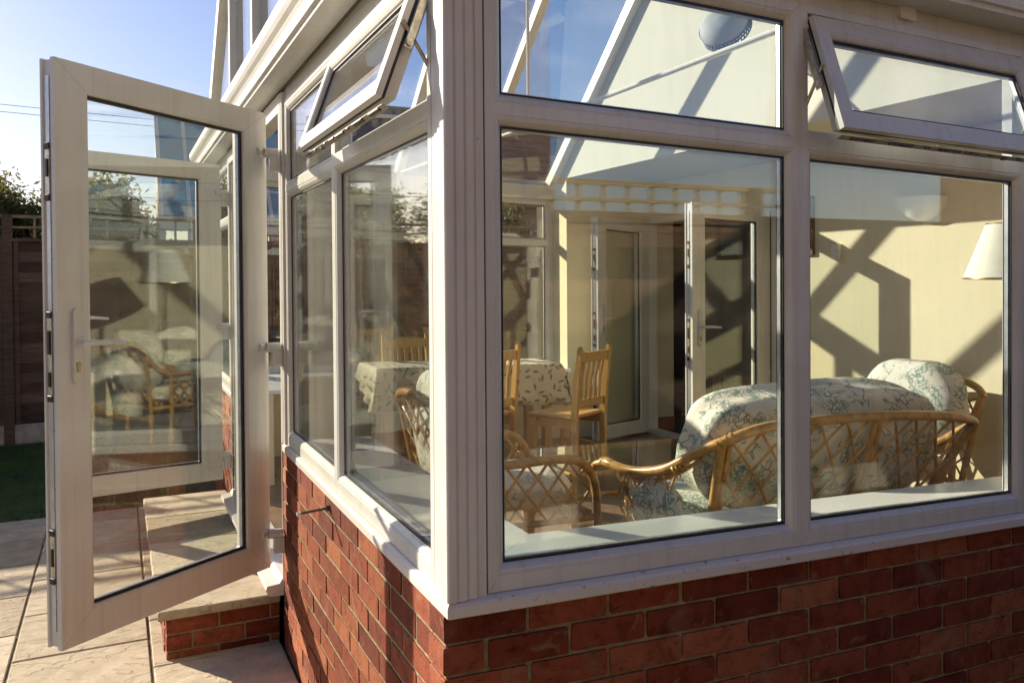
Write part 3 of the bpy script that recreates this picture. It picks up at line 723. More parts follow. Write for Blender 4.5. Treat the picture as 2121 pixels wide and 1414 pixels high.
# ================================================================== FENCES
def fence(name, y, x0, x1, zt, label, front=-1, cat='fence', group=None, zb=GZ, lat=.15, htop=.23, tx=99):
    t = thing(name, ((x0+x1)/2, y, GZ), label, cat, group, shear=False)
    gbd = MB(shear=False); x = x0; rr = random.Random(int(abs(y)*10))
    posts = []
    while x < x1: posts.append(x); x += 1.83
    bd = MB(shear=False)
    z = GZ+.19; 
    for i, px in enumerate(posts):
        e = min(px+1.83, x1)
        z = GZ+.19
        while z < zt-.02:
            bd.prism([(0,0),(.014,.0),(.006,.135),(.0,.135)], lambda u, v, w, z=z: (w, y+front*u+rr.uniform(-.001,.001), z+v), px+.05, e-.0, rr.random()); z += .105
        for q in (px+.08, px+.62, px+1.2, e-.06): bd.box(q-.02, q+.02, y+min(0,front*.04), y+max(0,front*.04), GZ+.19, zt-.0)
    bd.build('board_panel', 'fence', t)
    for px in posts:
        pb = MB(shear=False); pb.box(px-.045, px+.045, y-.05, y+.05, GZ-.02, zt+(htop-.002 if px < tx else .06), bv=.004); pb.build('post', 'fence', t)
    gbd.box(x0, x1, y-.024, y+.02, GZ-.02, GZ+.185); gbd.build('gravel_board', 'concrete', t)
    cpb = MB(shear=False); cpb.box(x0, x1, y-.052+.0, y+.040, zt, zt+.035); cpb.build('rail', 'fence', t)
    tr = MB(shear=False)
    xe = min(x1, tx); tr.box(x0, xe, y-.018, y+.012, zt+htop-.03, zt+htop); tr.box(x0, xe, y-.018, y+.012, zt+htop*.5, zt+htop*.5+.022)
    q = x0+.09
    while q < xe: tr.box(q-.012, q+.012, y-.0195-.012, y-.0185, zt+.036, zt+htop-.004); q += lat
    tr.build('trellis', 'trellis', t)
    return t
fence('garden_fence', 8.3, -9, 7, 1.945, 'dark stained board fence with trellis top, beyond the lawn', lat=.34, htop=.275)
fence('boundary_fence', -2.95, -5.6, 9, 1.90, 'dark board fence with close trellis, reflected in the front windows', front=1, lat=.195, htop=.28, tx=3.8)

# ================================================================== HOUSE (adjoining)
hs = thing('house', (3.9, 2.6, 0), 'adjoining house with cream gable wall, shallow recess and open white french doors', 'house')
XR = 3.85
gw = MB()
def quadbox(m, x0, x1, poly): m.prism(poly, lambda u, v, w: (w, u, v), x0, x1)
RZ = lambda y: EZ+.05+RS*(min(y, 5.2-y)-.02)
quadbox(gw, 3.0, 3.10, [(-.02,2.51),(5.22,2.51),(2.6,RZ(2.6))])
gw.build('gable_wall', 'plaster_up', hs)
pl = MB(); pl.box(3.0, 3.849, 4.87, 5.25, GZ, 2.509); pl.build('pillar', 'plaster', hs)
rw = MB(); rw.auto = True
rw.box(XR, XR+.12, -.1, 3.12, .05, 2.509); rw.box(XR, XR+.12, 3.12, 4.86, 2.19, 2.509); rw.box(XR, XR+.12, 4.86, 5.25, .05, 2.509)
rw.build('recess_wall', 'plaster', hs)
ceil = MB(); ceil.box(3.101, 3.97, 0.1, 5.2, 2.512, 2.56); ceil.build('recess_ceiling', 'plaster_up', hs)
sk = MB(); sk.auto = True; sk.box(XR-.014, XR-.001, .1, 3.1, .17, .26, bv=.003); sk.box(3.02, XR-.02, 4.855, 4.869, .17, .26, bv=.003); sk.build('skirting', 'upvc_in', hs)
exw = bricks(fA(.0), 3.003, 7.0, GZ-.02, 2.62, .1125, 'eeeee'); exw.build('brick_wall', 'brick', hs)
em = MB(); em.auto = True; em.box(3.001, 7.0, .005, .0985, GZ-.05, 2.66); em.prism([(.1,2.57),(5.1,2.57),(2.6,RZ(2.6)-.08)], lambda u, v, w: (w, u, v), 3.102, 7); em.box(6.9, 7, .099, 5.3, GZ, 2.565); em.build('outer_wall', 'mortar', hs)
# room behind the doors
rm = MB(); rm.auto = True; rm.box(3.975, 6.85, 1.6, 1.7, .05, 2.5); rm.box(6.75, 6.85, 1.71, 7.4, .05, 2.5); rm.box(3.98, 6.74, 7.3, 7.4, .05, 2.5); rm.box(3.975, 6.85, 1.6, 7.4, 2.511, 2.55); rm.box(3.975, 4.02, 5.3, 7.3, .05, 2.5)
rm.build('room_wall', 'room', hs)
rm2 = MB(); rm2.box(3.975, 4.21, 4.93, 5.05, .17, 2.5); rm2.build('room_partition', 'plaster', hs)
rm3 = MB(); rm3.box(3.98, 4.205, 4.91, 4.929, .1705, .30); rm3.build('skirting', 'skirt', hs)
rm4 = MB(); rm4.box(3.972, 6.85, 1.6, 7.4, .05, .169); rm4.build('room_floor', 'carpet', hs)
df = MB(); df.ring(lambda u, v, d: (XR-.012+d, u, v), 3.12, 4.86, .172, 2.19, [(0,0,0),(1,0,0),(1,0,.10),(0,0,.10)], .05,.05,.045,.05); df.build('door_frame', 'upvc_in', hs)
lL, _ = leaf('door', (3.835, 4.80), math.atan2(-.312, -.741), .80, .20, 2.150, 0, 'left glazed leaf of the inner french doors, opened into the sunroom', hs, face=-1, pvc='upvc_in')
lR, _ = leaf('door', (3.835, 3.18), math.atan2(-.087, -.795), .80, .20, 2.150, 0, 'right glazed leaf of the inner french doors, its dark glass beyond the settee', hs, face=-1, pvc='upvc_in')
# roof over the adjoining house
hr = MB(); hr.prism([(-.14,RZ(-.14)+.005),(2.6,RZ(2.6)+.005),(5.34,RZ(-.14)+.005),(5.34,RZ(-.14)+.09),(2.6,RZ(2.6)+.10),(-.14,RZ(-.14)+.09)], lambda u, v, w: (w, u, v), 3.02, 7.3); hr.build('roof', 'rooftile', hs)

# ================================================================== INDOOR THINGS
FZ = .17
def zs(x): return SH*x
# cushion: rounded superellipsoid with puckers
def cushion(m, c, half, e=2.6, rotz=0, lean=0, seed=1, n=22, puff=.0, wob=.012):
    rr = random.Random(seed); ph = [rr.uniform(0, 6.28) for _ in range(6)]
    vs = []; fs = []
    for i in range(n+1):
        th = -math.pi/2+math.pi*i/n
        for k in range(2*n):
            p = 2*math.pi*k/(2*n)
            f = lambda t, q: math.copysign(abs(t)**(2/q), t)
            x = f(math.cos(th), e)*f(math.cos(p), e); y = f(math.cos(th), e)*f(math.sin(p), e); z = f(math.sin(th), e)
            w = 1+wob/ max(half)*(math.sin(5*x+ph[0])+math.sin(7*z+ph[1]+3*x)+math.sin(6*y+ph[2]))
            X, Y, Z = x*half[0]*w, y*half[1]*w, z*half[2]*w
            Y, Z = Y*math.cos(lean)-Z*math.sin(lean), Y*math.sin(lean)+Z*math.cos(lean)
            X, Y = X*math.cos(rotz)-Y*math.sin(rotz), X*math.sin(rotz)+Y*math.cos(rotz)
            vs.append((c[0]+X, c[1]+Y, c[2]+Z))
    for i in range(n):
        for k in range(2*n): fs.append((i*2*n+k, i*2*n+(k+1)%(2*n), (i+1)*2*n+(k+1)%(2*n), (i+1)*2*n+k))
    m.add(vs, fs)
def lattice(m, surf, nu, nv, r=.007, slant=1.0):
    """diagonal canes over surf(u, v) with u, v in 0..1"""
    for sgn in (1, -1):
        k = -nv
        while k <= nu+nv:
            pts = []
            for i in range(13):
                v = i/12; u = (k + sgn*v*nv*slant)/nu
                if -.001 <= u <= 1.001: 
                    p = Vector(surf(u, v)); pts.append(tuple(p))
            if len(pts) > 2: m.tube(pts, r, 6)
            k += 1
# ---- settee, its back to the front windows
st_ = thing('rattan_settee', (2.15, 1.15, FZ), 'two seat honey rattan settee with green toile cushions, lattice back to the front window', 'settee')
SXL, SXR = 1.46, 2.86
railp = smooth_pts([(1.33,1.50,.735),(1.30,1.42,.745),(1.335,1.28,.735),(1.375,1.10,.775),(1.42,.93,.875),(1.475,.82,.935),(1.62,.775,.985),(1.90,.745,1.005),(2.20,.735,1.008),(2.50,.745,.995),(2.72,.765,.975),(2.89,.80,.935),(2.925,.90,.88),(2.94,1.05,.79),(2.95,1.25,.735),(2.95,1.42,.74)], 6)
m = MB(); m.tube(railp, .021, 12)
m.tube(smooth_pts([(1.305,1.45,.745),(1.29,1.53,.70),(1.31,1.55,.58),(1.33,1.53,.17)], 5), .019, 10); m.tube(smooth_pts([(2.95,1.42,.74),(2.95,1.52,.70),(2.93,1.55,.58),(2.92,1.53,.17)], 5), .019, 10)
m.tube(smooth_pts([(1.46,.835,.93),(1.475,.90,.70),(1.50,.97,.48),(1.50,.97,.17)], 5), .020, 10)
m.tube(smooth_pts([(1.49,.82,.93),(1.503,.895,.70),(1.525,.965,.48)], 5), .012, 10)
m.tube(smooth_pts([(2.88,.80,.93),(2.80,.90,.70),(2.74,.97,.48),(2.73,.97,.17)], 5), .021, 10)
for dx in (-.012, .018): m.tube(smooth_pts([(2.20+dx,.735,1.0),(2.22+dx,.84,.74),(2.21+dx,.95,.52),(2.19+dx,.99,.43)], 5), .013, 10)
m.tube([(1.50,.97,.46),(2.74,.97,.46)], .019, 10); m.tube([(1.33,1.53,.42),(2.92,1.53,.42)], .019, 10)
m.tube([(1.50,.97,.42),(1.33,1.53,.42)], .016, 10); m.tube([(2.74,.97,.42),(2.92,1.53,.42)], .016, 10)
m.tube(smooth_pts([(1.43,.93,.84),(1.40,1.10,.74),(1.37,1.26,.70),(1.355,1.34,.70),(1.36,1.36,.58),(1.37,1.36,.43)], 5), .009, 8)
for c_, d_ in (((1.47,.826,.93),(.06,-.05,.05)),((2.20,.738,1.0),(.06,0,0)),((2.87,.80,.935),(.05,.03,-.04)),((1.31,1.45,.742),(-.01,.05,0)),((1.40,1.02,.80),(.03,-.06,.05))):
    for e_ in (-.35,-.12,.12,.35):
        c0 = Vector(c_)+Vector(d_)*e_; dv = Vector(d_).normalized()*.004; m.tube([tuple(c0-dv), tuple(c0+dv)], .0245, 12)
m.build('frame', 'rattan', st_, smooth=True)
m = MB()
def sback(u, v):
    t = u; xt = 1.475+(2.86-1.475)*t; zt = .935+.068*math.sin(math.pi*t)**.7; yt = .80-.06*math.sin(math.pi*t)
    xb = 1.50+(2.74-1.50)*t; s = v; y = yt+(.97-yt)*s; return (xt+(xb-xt)*s, y, zt+(.47-zt)*s)
lattice(m, sback, 10, 3, .0062, 1.0)
def sarm(u, v):
    y = 1.03+.40*u; zt = .79-.06*math.sin(min(1, u*1.3)*math.pi/2); xt = 1.39-.06*u; return (xt+v*(1.42-xt-.05*u), y, zt+(.43-zt)*v)
lattice(m, sarm, 4, 2, .006, 1.0)
m.build('lattice', 'rattan', st_, smooth=True)
m = MB(); cushion(m, (2.13,1.02,.855), (.675,.165,.27), 3.4, R(-1), R(14), 1, n=34, wob=.010); 
m.build('back_cushion', 'toile', st_, smooth=True)
m = MB(); cushion(m, (1.79,1.33,.53), (.36,.30,.085), 3.2, 0, 0, 3); cushion(m, (2.50,1.33,.53), (.37,.30,.085), 3.2, 0, 0, 4)
cushion(m, (1.405,1.22,.60), (.06,.20,.12), 2.2, 0, 0, 9)
m.build('seat_cushion', 'toile', st_, smooth=True)
# ---- armchairs: local x forward, y across, origin on floor
def armchair(loc, rz, lab, grp):
    t = thing('rattan_armchair', loc, lab, 'armchair', grp)
    c, s = math.cos(rz), math.sin(rz); zl = loc[2]-SH*loc[0]
    xf = lambda x, y, z: (loc[0]+c*x-s*y, loc[1]+s*x+c*y, zl+z)
    mm = lambda: MB(xf=xf, shear=False)
    m = mm()
    for q in (-1, 1):
        m.tube(smooth_pts([(-.36,.34*q,.78),(-.28,.33*q,.66),(-.12,.345*q,.585),(.12,.35*q,.585),(.26,.35*q,.56),(.335,.345*q,.46),(.35,.34*q,.28),(.35,.34*q,0)], 6), .021, 10)
        m.tube(smooth_pts([(-.13,.335*q,.58),(-.12,.33*q,.3),(-.13,.32*q,0)], 4), .019, 10)
        m.tube([(-.28,.30*q,.30),(.35,.34*q,.30)], .016, 8)
    arc = [(-.36-.05*math.sin(math.pi*i/14), .34*math.cos(math.pi*i/14), .78+.09*math.sin(math.pi*i/14)) for i in range(15)]
    m.tube(arc, .021, 10)
    for q in (-1, 1): m.tube([(-.36,.33*q,.77),(-.28,.27*q,.30),(-.28,.27*q,0)], .018, 10)
    m.tube([(.35,-.34,.30),(.35,.34,.30)], .017, 8); m.tube([(-.28,-.27,.30),(-.28,.27,.30)], .017, 8)
    m.build('frame', 'rattan', t, smooth=True)
    m = mm()
    for q in (-1, 1): lattice(m, lambda u, v, q=q: (-.11+.42*u, .34*q, .575-.02*u*u-.265*v), 4, 2, .0065)
    lattice(m, lambda u, v: (-.36+.08*v-.04*math.sin(math.pi*u)*(1-v), (.33-.06*v)*(1-2*u), .78+.08*math.sin(math.pi*u)*(1-v)-.44*v), 5, 4, .006)
    m.build('lattice', 'rattan', t, smooth=True)
    m = mm(); cushion(m, (-.235,0,.70), (.12,.335,.275), 2.5, 0, 0, 5, wob=.008); m.build('back_cushion', 'toile', t, smooth=True)
    m = mm(); cushion(m, (.06,0,.40), (.28,.28,.085), 3, 0, 0, 6, wob=.008); m.build('seat_cushion', 'toile', t, smooth=True)
    return t
armchair((.95,1.86,FZ), R(0), 'rattan armchair with toile cushions near the inside corner, facing the settee side', 'rattan armchairs')
armchair((3.27,1.63,FZ), R(180), 'rattan armchair with its cushion top showing above the settee, against the cream wall', 'rattan armchairs')
# ---- coffee table
ct = thing('coffee_table', (1.85,2.06,FZ), 'low rattan coffee table with clear glass top, between the settee and pine chairs', 'table')
m = MB(); x0, x1, y0, y1, zc = 1.30, 2.40, 1.76, 2.36, .615
m.tube([(x0,y0,zc),(x1,y0,zc),(x1,y1,zc),(x0,y1,zc),(x0,y0,zc)], .014, 8)
for x in (x0+.03, x1-.03):
    for y in (y0+.03, y1-.03): m.tube([(x,y,zc),(x,y,FZ)], .018, 10)
m.tube([(x0+.03,y0+.03,.35),(x1-.03,y0+.03,.35)], .012, 8); m.tube([(x0+.03,y1-.03,.35),(x1-.03,y1-.03,.35)], .012, 8)
m.build('frame', 'rattan', ct, smooth=True)
m = MB(); m.box(x0+.01,x1-.01,y0+.01,y1-.01,zc+.012,zc+.020); m.build('glass_top', 'glass', ct)
# ---- dining table + cloth
dt = thing('dining_table', (1.82,4.5,FZ), 'pine dining table hidden beneath a leaf print cloth', 'table')
TX0, TX1, TY0, TY1, TZ = 1.06, 2.60, 4.24, 4.74, .905
m = MB(); m.box(TX0+.02,TX1-.02,TY0+.02,TY1-.02,TZ-.03,TZ-.004); m.build('tabletop', 'pine', dt)
for x in (TX0+.10, TX1-.10):
    for y in (TY0+.08, TY1-.08):
        m = MB(); m.box(x-.032,x+.032,y-.032,y+.032,FZ,TZ-.03); m.build('leg', 'pine', dt)
m = MB(); nx, ny = 60, 24; drop = .33
def cl(u, v):
    """u, v from -drop to size+drop; folds down over the edges with soft pleats"""
    LX, LY = TX1-TX0, TY1-TY0
    ex = max(0, -u, u-LX); ey = max(0, -v, v-LY); x = min(max(u, 0), LX); y = min(max(v, 0), LY)
    ox = (math.copysign(1, u) if u < 0 else (1 if u > LX else 0)); oy = (-1 if v < 0 else (1 if v > LY else 0))
    d = max(ex, ey); z = TZ - d*.97
    fold = .018*math.sin((u*1.0+v*1.7)*19)*min(1, d*6)
    x += ox*(.012+d*.10+fold*(1 if ex else 0)); y += oy*(.012+d*.08+fold*(1 if ey else 0))
    return (TX0+x, TY0+y, z+.002-.004*(1 if d > 0 else 0))
us = [-drop, -drop*.75, -drop*.5, -drop*.25, -.02, 0.0]+[ (TX1-TX0)*i/40 for i in range(1, 41)]; us += [TX1-TX0+q for q in (.02, drop*.25, drop*.5, drop*.75, drop)]
vs_ = [-drop, -drop*.75, -drop*.5, -drop*.25, -.02, 0.0]+[(TY1-TY0)*i/16 for i in range(1, 17)]; vs_ += [TY1-TY0+q for q in (.02, drop*.25, drop*.5, drop*.75, drop)]
m.add([cl(u, v) for u in us for v in vs_], [(i*len(vs_)+k, i*len(vs_)+k+1, (i+1)*len(vs_)+k+1, (i+1)*len(vs_)+k) for i in range(len(us)-1) for k in range(len(vs_)-1)])
o = m.build('tablecloth', 'cloth', None, smooth=True); tag(o, 'cream tablecloth printed with small green leaves, draped over the dining table', 'tablecloth')
so = o.modifiers.new('thickness', 'SOLIDIFY'); so.thickness = .003
# ---- pine chairs: local x across, y forward (seat in front of back)
def pine_chair(loc, rz, lab):
    t = thing('pine_chair', loc, lab, 'chair', 'slat back pine dining chairs')
    c, s = math.cos(rz), math.sin(rz); zl = loc[2]-SH*loc[0]
    xf = lambda x, y, z: (loc[0]+c*x-s*y, loc[1]+s*x+c*y, zl+z)
    mm = lambda: MB(xf=xf, shear=False)
    for q in (-1, 1):
        m = mm(); m.prism([(.0,0),(.045,0),(.045,.44),(.02,.70),(-.015,.93),(-.03,.945),(-.045,.93),(-.025,.70),(.0,.44)], lambda u, v, w: (w, u, v), q*.19-.016, q*.19+.016); m.build('back_post', 'pine', t)
        m = mm(); m.box(q*.19-.02, q*.19+.02, .36, .40, 0, .42, bv=.003); m.build('leg', 'pine', t)
    m = mm(); m.box(-.173, .173, -.032, -.004, .83, .90, bv=.004); m.build('top_rail', 'pine', t)
    m = mm(); m.box(-.173, .173, .008, .034, .50, .56, bv=.004); m.build('lower_rail', 'pine', t)
    m = mm()
    for i in range(5):
        x = -.125+i*.0625
        m.add([(x+a, y0+b, z) for z, y0 in ((.56,.014),(.70,.004),(.83,-.026)) for a, b in ((-.014,0),(.014,0),(.014,.012),(-.014,.012))],
              [(0,3,2,1),(8,9,10,11)]+[(4*k+i2, 4*k+(i2+1)%4, 4*k+4+(i2+1)%4, 4*k+4+i2) for k in range(2) for i2 in range(4)])
    m.build('slat', 'pine', t)
    m = mm(); m.box(-.215, .215, .035, .42, .425, .45, bv=.008); m.build('seat', 'pine', t)
    m = mm(); m.box(-.17, .17, .365, .385, .36, .424); m.box(-.20,-.18,.05,.36,.36,.424); m.box(.18,.20,.05,.36,.36,.424); m.box(-.195,-.175,.05,.36,.18,.21); m.box(.175,.195,.05,.36,.18,.21); m.build('seat_frame', 'pine', t)
    return t
pine_chair((2.42,3.46,FZ), R(27), 'slat back pine chair at the front of the dining table, right of the window post')
pine_chair((1.73,3.60,FZ), R(20), 'pine chair half hidden by the corner post, only its right back post showing')
pine_chair((1.52,4.98,FZ), R(180), 'pine chair at the far side of the dining table, back rail above the cloth')
# ---- lamps and wall things
fl = thing('floor_lamp', (3.42,1.0,FZ), 'standing lamp with large cream cone shade at the right window edge', 'lamp')
m = MB(); m.lathe([(.0,0),(.14,0),(.14,.02),(.03,.04),(.012,.06),(.012,1.42)], (3.42,1.0,FZ), 20); m.build('stand', 'brass', fl, smooth=True)
m = MB(); m.lathe([(.205,1.605),(.10,1.885),(.098,1.885),(.203,1.605)], (3.42,1.0,0), 40); m.build('shade', 'shade', fl, smooth=True)
m = MB(); m.lathe([(.206,1.604),(.2075,1.604),(.2065,1.610),(.205,1.610)], (3.42,1.0,0), 40); m.lathe([(.101,1.882),(.1025,1.882),(.1025,1.888),(.101,1.888)], (3.42,1.0,0), 30); m.build('trim', 'brass', fl, smooth=True)
up = thing('wall_uplighter', (XR,1.835,2.0), 'half bowl cream plaster uplighter on the cream back wall', 'wall light')
m = MB(); prf = [(.0,-.145),(.05,-.138),(.10,-.112),(.145,-.065),(.17,-.02),(.172,0),(.160,0),(.158,-.02),(.133,-.062),(.09,-.10),(.0,-.128)]
m.lathe(prf, (XR-.001,1.835,2.115), 24, R(90), R(270)); m.build('bowl', 'ceramic', up, smooth=True)
thn = thing('thermostat', (XR,2.55,1.78), 'small white wall box on the back wall, below the picture', 'thermostat')
m = MB(); m.box(XR-.035, XR-.001, 2.49, 2.555, 1.755, 1.86, bv=.004); m.build('case', 'upvc_in', thn); m = MB(); m.tube([(XR-.035,2.522,1.83),(XR-.043,2.522,1.83)], .015, 12); m.build('dial', 'upvc_in', thn)
pic = thing('framed_picture', (XR,2.92,1.8), 'small brown framed picture on the back wall beside the window mullion', 'picture')
m = MB(); m.ring(lambda u, v, d: (XR-.028+d, u, v), 2.735, 3.02, 1.79, 2.21, [(0,0,0),(1,0,0),(1,0,.026),(0,0,.026)], .02,.02,.02,.02); m.build('frame', make_wood('dark_oak', (.12,.06,.025), (.2,.10,.045)), pic)
m = MB(); m.box(XR-.012, XR-.003, 2.757, 2.998, 1.812, 2.188); m.build('print', vary('pale_print', (.5,.52,.42), (.68,.66,.55), 12, .7), pic)
# pendant bowl seen through the top light
pd = thing('pendant_light', (2.93,2.55,3.2), 'large grey bowl light with patterned wire rim, high by the gable wall', 'light')
def bowl_xf(x, y, z):
    a = R(62); b = R(-62)
    y, z = y*math.cos(a)-z*math.sin(a), y*math.sin(a)+z*math.cos(a); x, y = x*math.cos(b)-y*math.sin(b), x*math.sin(b)+y*math.cos(b)
    return (2.71+x, 2.34+y, 3.15+z)
m = MB(xf=bowl_xf); m.lathe([(0,.07),(.06,.066),(.11,.05),(.145,.02),(.155,-.01),(.150,-.01),(.14,.016),(.106,.043),(.058,.058),(0,.062)], (0,0,0), 36); m.build('bowl', vary('grey_enamel_bowl', (.34,.35,.34), (.42,.43,.42), 4, .7), pd, smooth=True)
m = MB(xf=bowl_xf)
for z in (-.012,-.034,-.058): m.lathe([(.157,z),(.163,z+.004),(.157,z+.008),(.152,z+.004),(.157,z)], (0,0,0), 36)
for i in range(40):
    a = 2*math.pi*i/40; b = a+.12; m.tube([(.156*math.cos(a),.156*math.sin(a),-.01),(.155*math.cos(b),.155*math.sin(b),-.058)], .004, 5); b = a-.12; m.tube([(.156*math.cos(a),.156*math.sin(a),-.01),(.155*math.cos(b),.155*math.sin(b),-.058)], .004, 5)
m.build('wire_rim', 'dark', pd)
m = MB(); m.tube([(2.70,2.40,3.22),(2.75,2.6,zr-.11)], .006, 6); m.tube([(2.70,2.40,3.22),(2.62,2.34,3.24)], .006, 6); m.build('cord', 'upvc_in', pd)
sk_ = thing('wall_socket', (XR,5.0,.5), 'small black plug on the wall, low behind the left inner door', 'socket')
m = MB(); m.box(XR-.05, XR-.001, 4.93, 4.99, .42, .55, bv=.004); m.build('plug', 'gasket', sk_); m = MB(); m.tube([(XR-.02,4.96,.42),(XR-.02,4.97,.20)], .005, 6); m.build('cable', 'upvc_in', sk_)
stl = thing('wooden_bench', (5.6,5.2,FZ), 'orange wooden bench in the dark room past the inner doors', 'bench')
m = MB(); m.box(5.1,6.1,5.0,5.5,.60,.65); m.build('seat', 'pine', stl); m = MB()
for x in (5.15,6.05):
    for y in (5.05,5.45): m.box(x-.03,x+.03,y-.03,y+.03,FZ,.6)
m.build('leg', 'pine', stl)

# ================================================================== BEYOND THE GARDEN
# neighbour's conservatory over the fence
nc = thing('neighbour_conservatory', (1.2,11.6,GZ), 'neighbouring conservatory with blue glass roof and cream eaves, beyond the garden fence', 'conservatory', shear=False)
m = MB(shear=False); NX0, NX1, NY0, NY1 = -.13, 1.75, 10.6, 12.0; nz = lambda y: 2.40+1.15*(y-NY0)
m.box(NX0, NX1, NY0-.05, NY0+.05, 2.24, 2.40); m.box(NX0, NX1, NY0, NY0+.06, GZ, .7)
for i in range(6): x = NX0+.04+(NX1-NX0-.08)*i/5; m.box(x-.04, x+.04, NY0, NY0+.06, .7, 2.24)
m.box(NX0+.08, NX1-.08, NY0+.005, NY0+.05, 1.85, 1.93)
for i in range(6):
    x = NX0+.03+(NX1-NX0-.06)*i/5
    m.add([(xx, y, nz(y)+dz) for xx in (x-.025, x+.025) for y in (NY0, NY1) for dz in (-.05, .03)], [(0,1,3,2),(4,6,7,5),(0,4,5,1),(2,3,7,6),(0,2,6,4),(1,5,7,3)])
m.build('frame', 'upvc', nc)
m = MB(shear=False); m.add([(x, y, nz(y)+dz) for x in (NX0, NX1) for y in (NY0+.0, NY1) for dz in (0, .01)], [(0,1,3,2),(4,6,7,5),(0,4,5,1),(2,3,7,6),(0,2,6,4),(1,5,7,3)])
m.build('roof_glass', vary('blue_roof_glazing', (.05,.22,.34), (.07,.28,.40), 2, .12, spec=1.0), nc)
m = MB(shear=False); m.prism([(NY0+.06,GZ),(NY1,GZ),(NY1,nz(NY1)-.06),(NY0+.06,nz(NY0)-.02)], lambda u, v, w: (w, u, v), NX0+.01, NX0+.06); m.build('side_wall', 'render_wall', nc)
m = MB(shear=False); m.box(NX0+.08, NX1-.08, NY0+.02, NY0+.03, .7, 2.24); m.build('pane', 'glass', nc)
# neighbour's house
nh = thing('neighbour_house', (5.2,14.8,GZ), 'brown tiled neighbouring house with chimney, behind the blue roofed conservatory', 'house', shear=False)
m = MB(shear=False); m.box(1.5, 9.5, 13.1, 17.6, GZ, 3.1); m.build('wall', 'render_wall', nh)
m = MB(shear=False); a = [(1.2,12.7,3.0),(9.8,12.7,3.0),(9.8,18,3.0),(1.2,18,3.0),(2.6,15.3,5.15),(8.4,15.3,5.15)]
m.add(a+[(p[0],p[1],p[2]-.12) for p in a[:4]], [(0,1,5,4),(1,2,5),(2,3,4,5),(3,0,4),(0,6,7,1),(1,7,8,2),(2,8,9,3),(3,9,6,0),(6,9,8,7)]); ro = m.build('roof', 'rooftile', nh)
m = MB(shear=False); m.box(3.5,4.1,15.0,15.5,4.6,5.75); m.box(3.45,4.15,14.95,15.55,5.755,5.84); m.lathe([(.11,5.84),(.09,6.1),(.07,6.1),(.07,5.84)], (3.65,15.25,0), 14); m.lathe([(.11,5.84),(.09,6.1),(.07,6.1),(.07,5.84)], (3.95,15.25,0), 14); m.build('chimney', 'brick', ro)
for x in (2.2, 4.3, 6.4):
    m = MB(shear=False); m.ring(lambda u, v, d: (u, 13.04+d, v), x, x+1.1, 1.1, 2.5, [(0,0,0),(1,0,0),(1,0,.07),(0,0,.07)], .07,.07,.07,.07); m.box(x+.52,x+.58,13.045,13.09,1.17,2.43); wo_ = m.build('window', 'upvc', nh)
    m = MB(shear=False); m.box(x+.07, x+1.03, 13.07, 13.085, 1.17, 2.43); m.build('pane', vary('dark_window_pane', (.04,.05,.06), (.08,.09,.10), 2, .05), wo_)
# brick houses across the lane behind, mirrored in the front windows
for (x0, x1, y1, zt, zr2, lab) in ((-12, 5.6, -10.0, 7.2, 9.6, 'tall brick house across the lane behind the boundary fence, nearer the side'), (18.5, 30, -10.0, 5.6, 7.0, 'brick house farther along the lane behind the boundary fence')):
    t = thing('brick_house', ((x0+x1)/2, y1-4, GZ), lab, 'house', 'houses across the lane', shear=False)
    m = MB(shear=False); dp = 8 if x0 < 0 else 3; m.box(x0, x1, y1-dp, y1, GZ, zt); m.build('wall', M['farbrick'], t)
    m = MB(shear=False); m.prism([(y1+.35,zt-.1),(y1-dp/2,zr2),(y1-dp-.35,zt-.1),(y1-dp-.35,zt-.2),(y1-dp/2,zr2-.12),(y1+.35,zt-.2)], lambda u, v, w: (w, u, v), x0-.3, x1+.3); m.build('roof', 'rooftile', t)
    x = x0+1
    while x < x1-1.5:
        for z in (.9, 3.4):
            m = MB(shear=False); m.ring(lambda u, v, d: (u, y1+.02-d, v), x, x+1.2, z, z+1.3, [(0,0,0),(1,0,0),(1,0,.08),(0,0,.08)], .07,.07,.07,.07); wi = m.build('window', 'upvc', t)
            m = MB(shear=False); m.box(x+.07, x+1.13, y1+.001, y1+.006, z+.07, z+1.23); m.build('pane', M['darkpane'], wi)
        x += 2.9
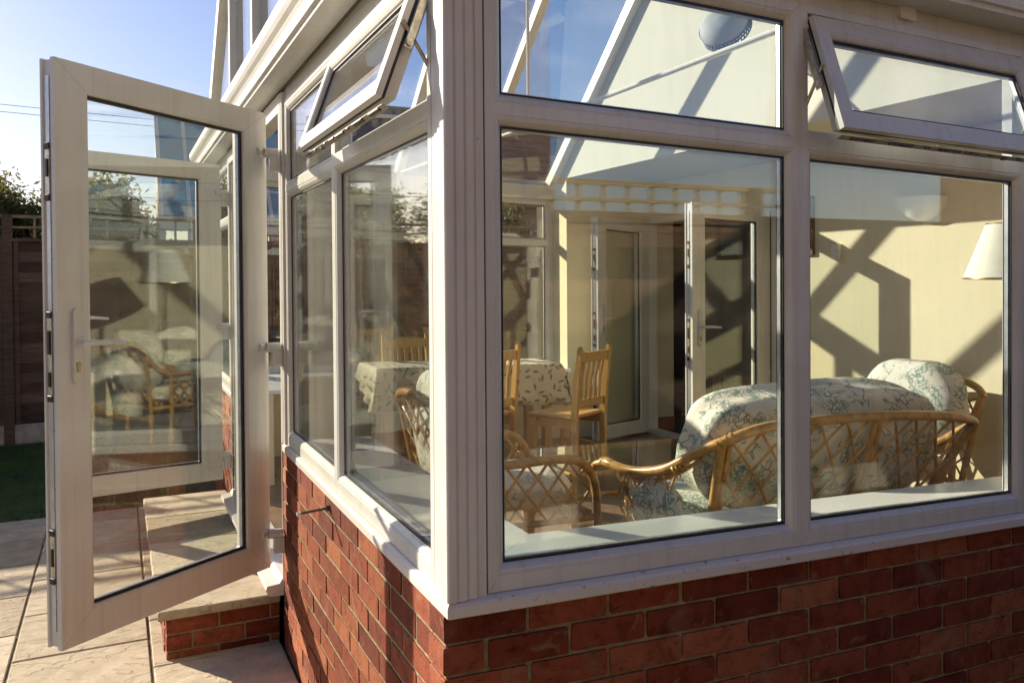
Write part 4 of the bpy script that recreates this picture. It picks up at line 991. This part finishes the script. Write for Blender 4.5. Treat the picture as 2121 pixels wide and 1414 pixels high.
# trees
def tree(name, c, r, h0, n, leafm, lab, seed, ls=.047):
    t = thing(name, (c[0], c[1], GZ), lab, 'tree', shear=False); rr = random.Random(seed)
    m = MB(shear=False); m.tube(smooth_pts([(c[0],c[1],GZ-.05),(c[0]+.05,c[1],h0*.5),(c[0]-.03,c[1]+.05,h0),(c[0],c[1],c[2]+r[2]*.5)], 4), [.16]*4+[.12]*4+[.06]*4+[.03], 8)
    tips = []
    for i in range(16):
        a = rr.uniform(0, 6.28); z0 = h0*.75+rr.random()*(c[2]-h0*.75); u = rr.uniform(.55,.95); e = rr.uniform(-.5, 1.2)
        tip = (c[0]+r[0]*u*math.cos(a)*math.cos(e), c[1]+r[1]*u*math.sin(a)*math.cos(e), c[2]+r[2]*u*math.sin(e)); tips.append(tip)
        m.tube(smooth_pts([(c[0],c[1],z0), ((c[0]+tip[0])/2, (c[1]+tip[1])/2, (z0+tip[2])/2+.08), tip], 4), [.035,.032,.03,.026,.022,.018,.014,.01,.006], 6)
    m.build('trunk', 'bark', t, smooth=True)
    m = MB(shear=False); cl_ = []
    for _ in range(130):
        a = rr.uniform(0, 6.28); e = math.asin(rr.uniform(-.9, 1)); u = rr.uniform(.35,1.0)
        cl_.append((c[0]+r[0]*u*math.cos(a)*math.cos(e), c[1]+r[1]*u*math.sin(a)*math.cos(e), c[2]+r[2]*u*math.sin(e), rr.uniform(.16,.34)*min(r), rr.uniform(-.25,.25)))
    for i in range(n):
        q = cl_[rr.randrange(len(cl_))]; v = Vector((rr.gauss(0,1), rr.gauss(0,1), rr.gauss(0,.8)))*q[3]*.72; p = Vector(q[:3])+v
        s = ls*rr.uniform(.6,1.3); d1 = Vector((rr.gauss(0,1), rr.gauss(0,1), rr.gauss(0,1))).normalized(); d2 = d1.cross(Vector((rr.gauss(0,1), rr.gauss(0,1), rr.gauss(0,1)))).normalized()
        m.add([tuple(p-d1*s), tuple(p+d2*s*.4), tuple(p+d1*s), tuple(p-d2*s*.4)], [(0,1,2,3)], min(1, max(0, .5+q[4]+rr.uniform(-.2,.2))))
    m.build('crown', leafm, t); return t
tree('garden_tree', (-2.75,12.3,2.05), (1.35,1.1,1.05), 1.2, 36000, 'leaf', 'bushy olive green tree above the fence, left of the open door', 1)
tree('garden_tree', (-.85,11.5,1.95), (.85,.8,1.15), 1.1, 28000, 'leaf', 'rounded green tree above the fence, seen through the open door glass', 2)
tree('garden_tree', (-5.6,12.5,2.2), (1.6,1.2,1.2), 1.2, 20000, 'leaf2', 'dark tree above the fence, mirrored in the side window', 3)
tree('garden_tree', (4.6,10.2,1.7), (.8,.6,1.1), 1.0, 9000, 'leaf2', 'dark shrubby tree behind the fence, glimpsed through the far window', 4)
# overhead cables
for i, (z, sag) in enumerate(((5.75,.2),(6.05,.22),(4.05,.25),(3.85,.2))):
    m = MB(shear=False); y = 22; m.tube([(-26+48*k/16, y+i*.6, z+.9-(k/16)*1.7 - sag*math.sin(math.pi*k/16)) for k in range(17)], .007, 5)
    tag(m.build('overhead_cable', 'cable'), 'thin black overhead cable across the sky, %s' % ['second from the top','topmost of the four','thicker one in the lower pair','lowest of the four'][i], 'cable', 'overhead cables')
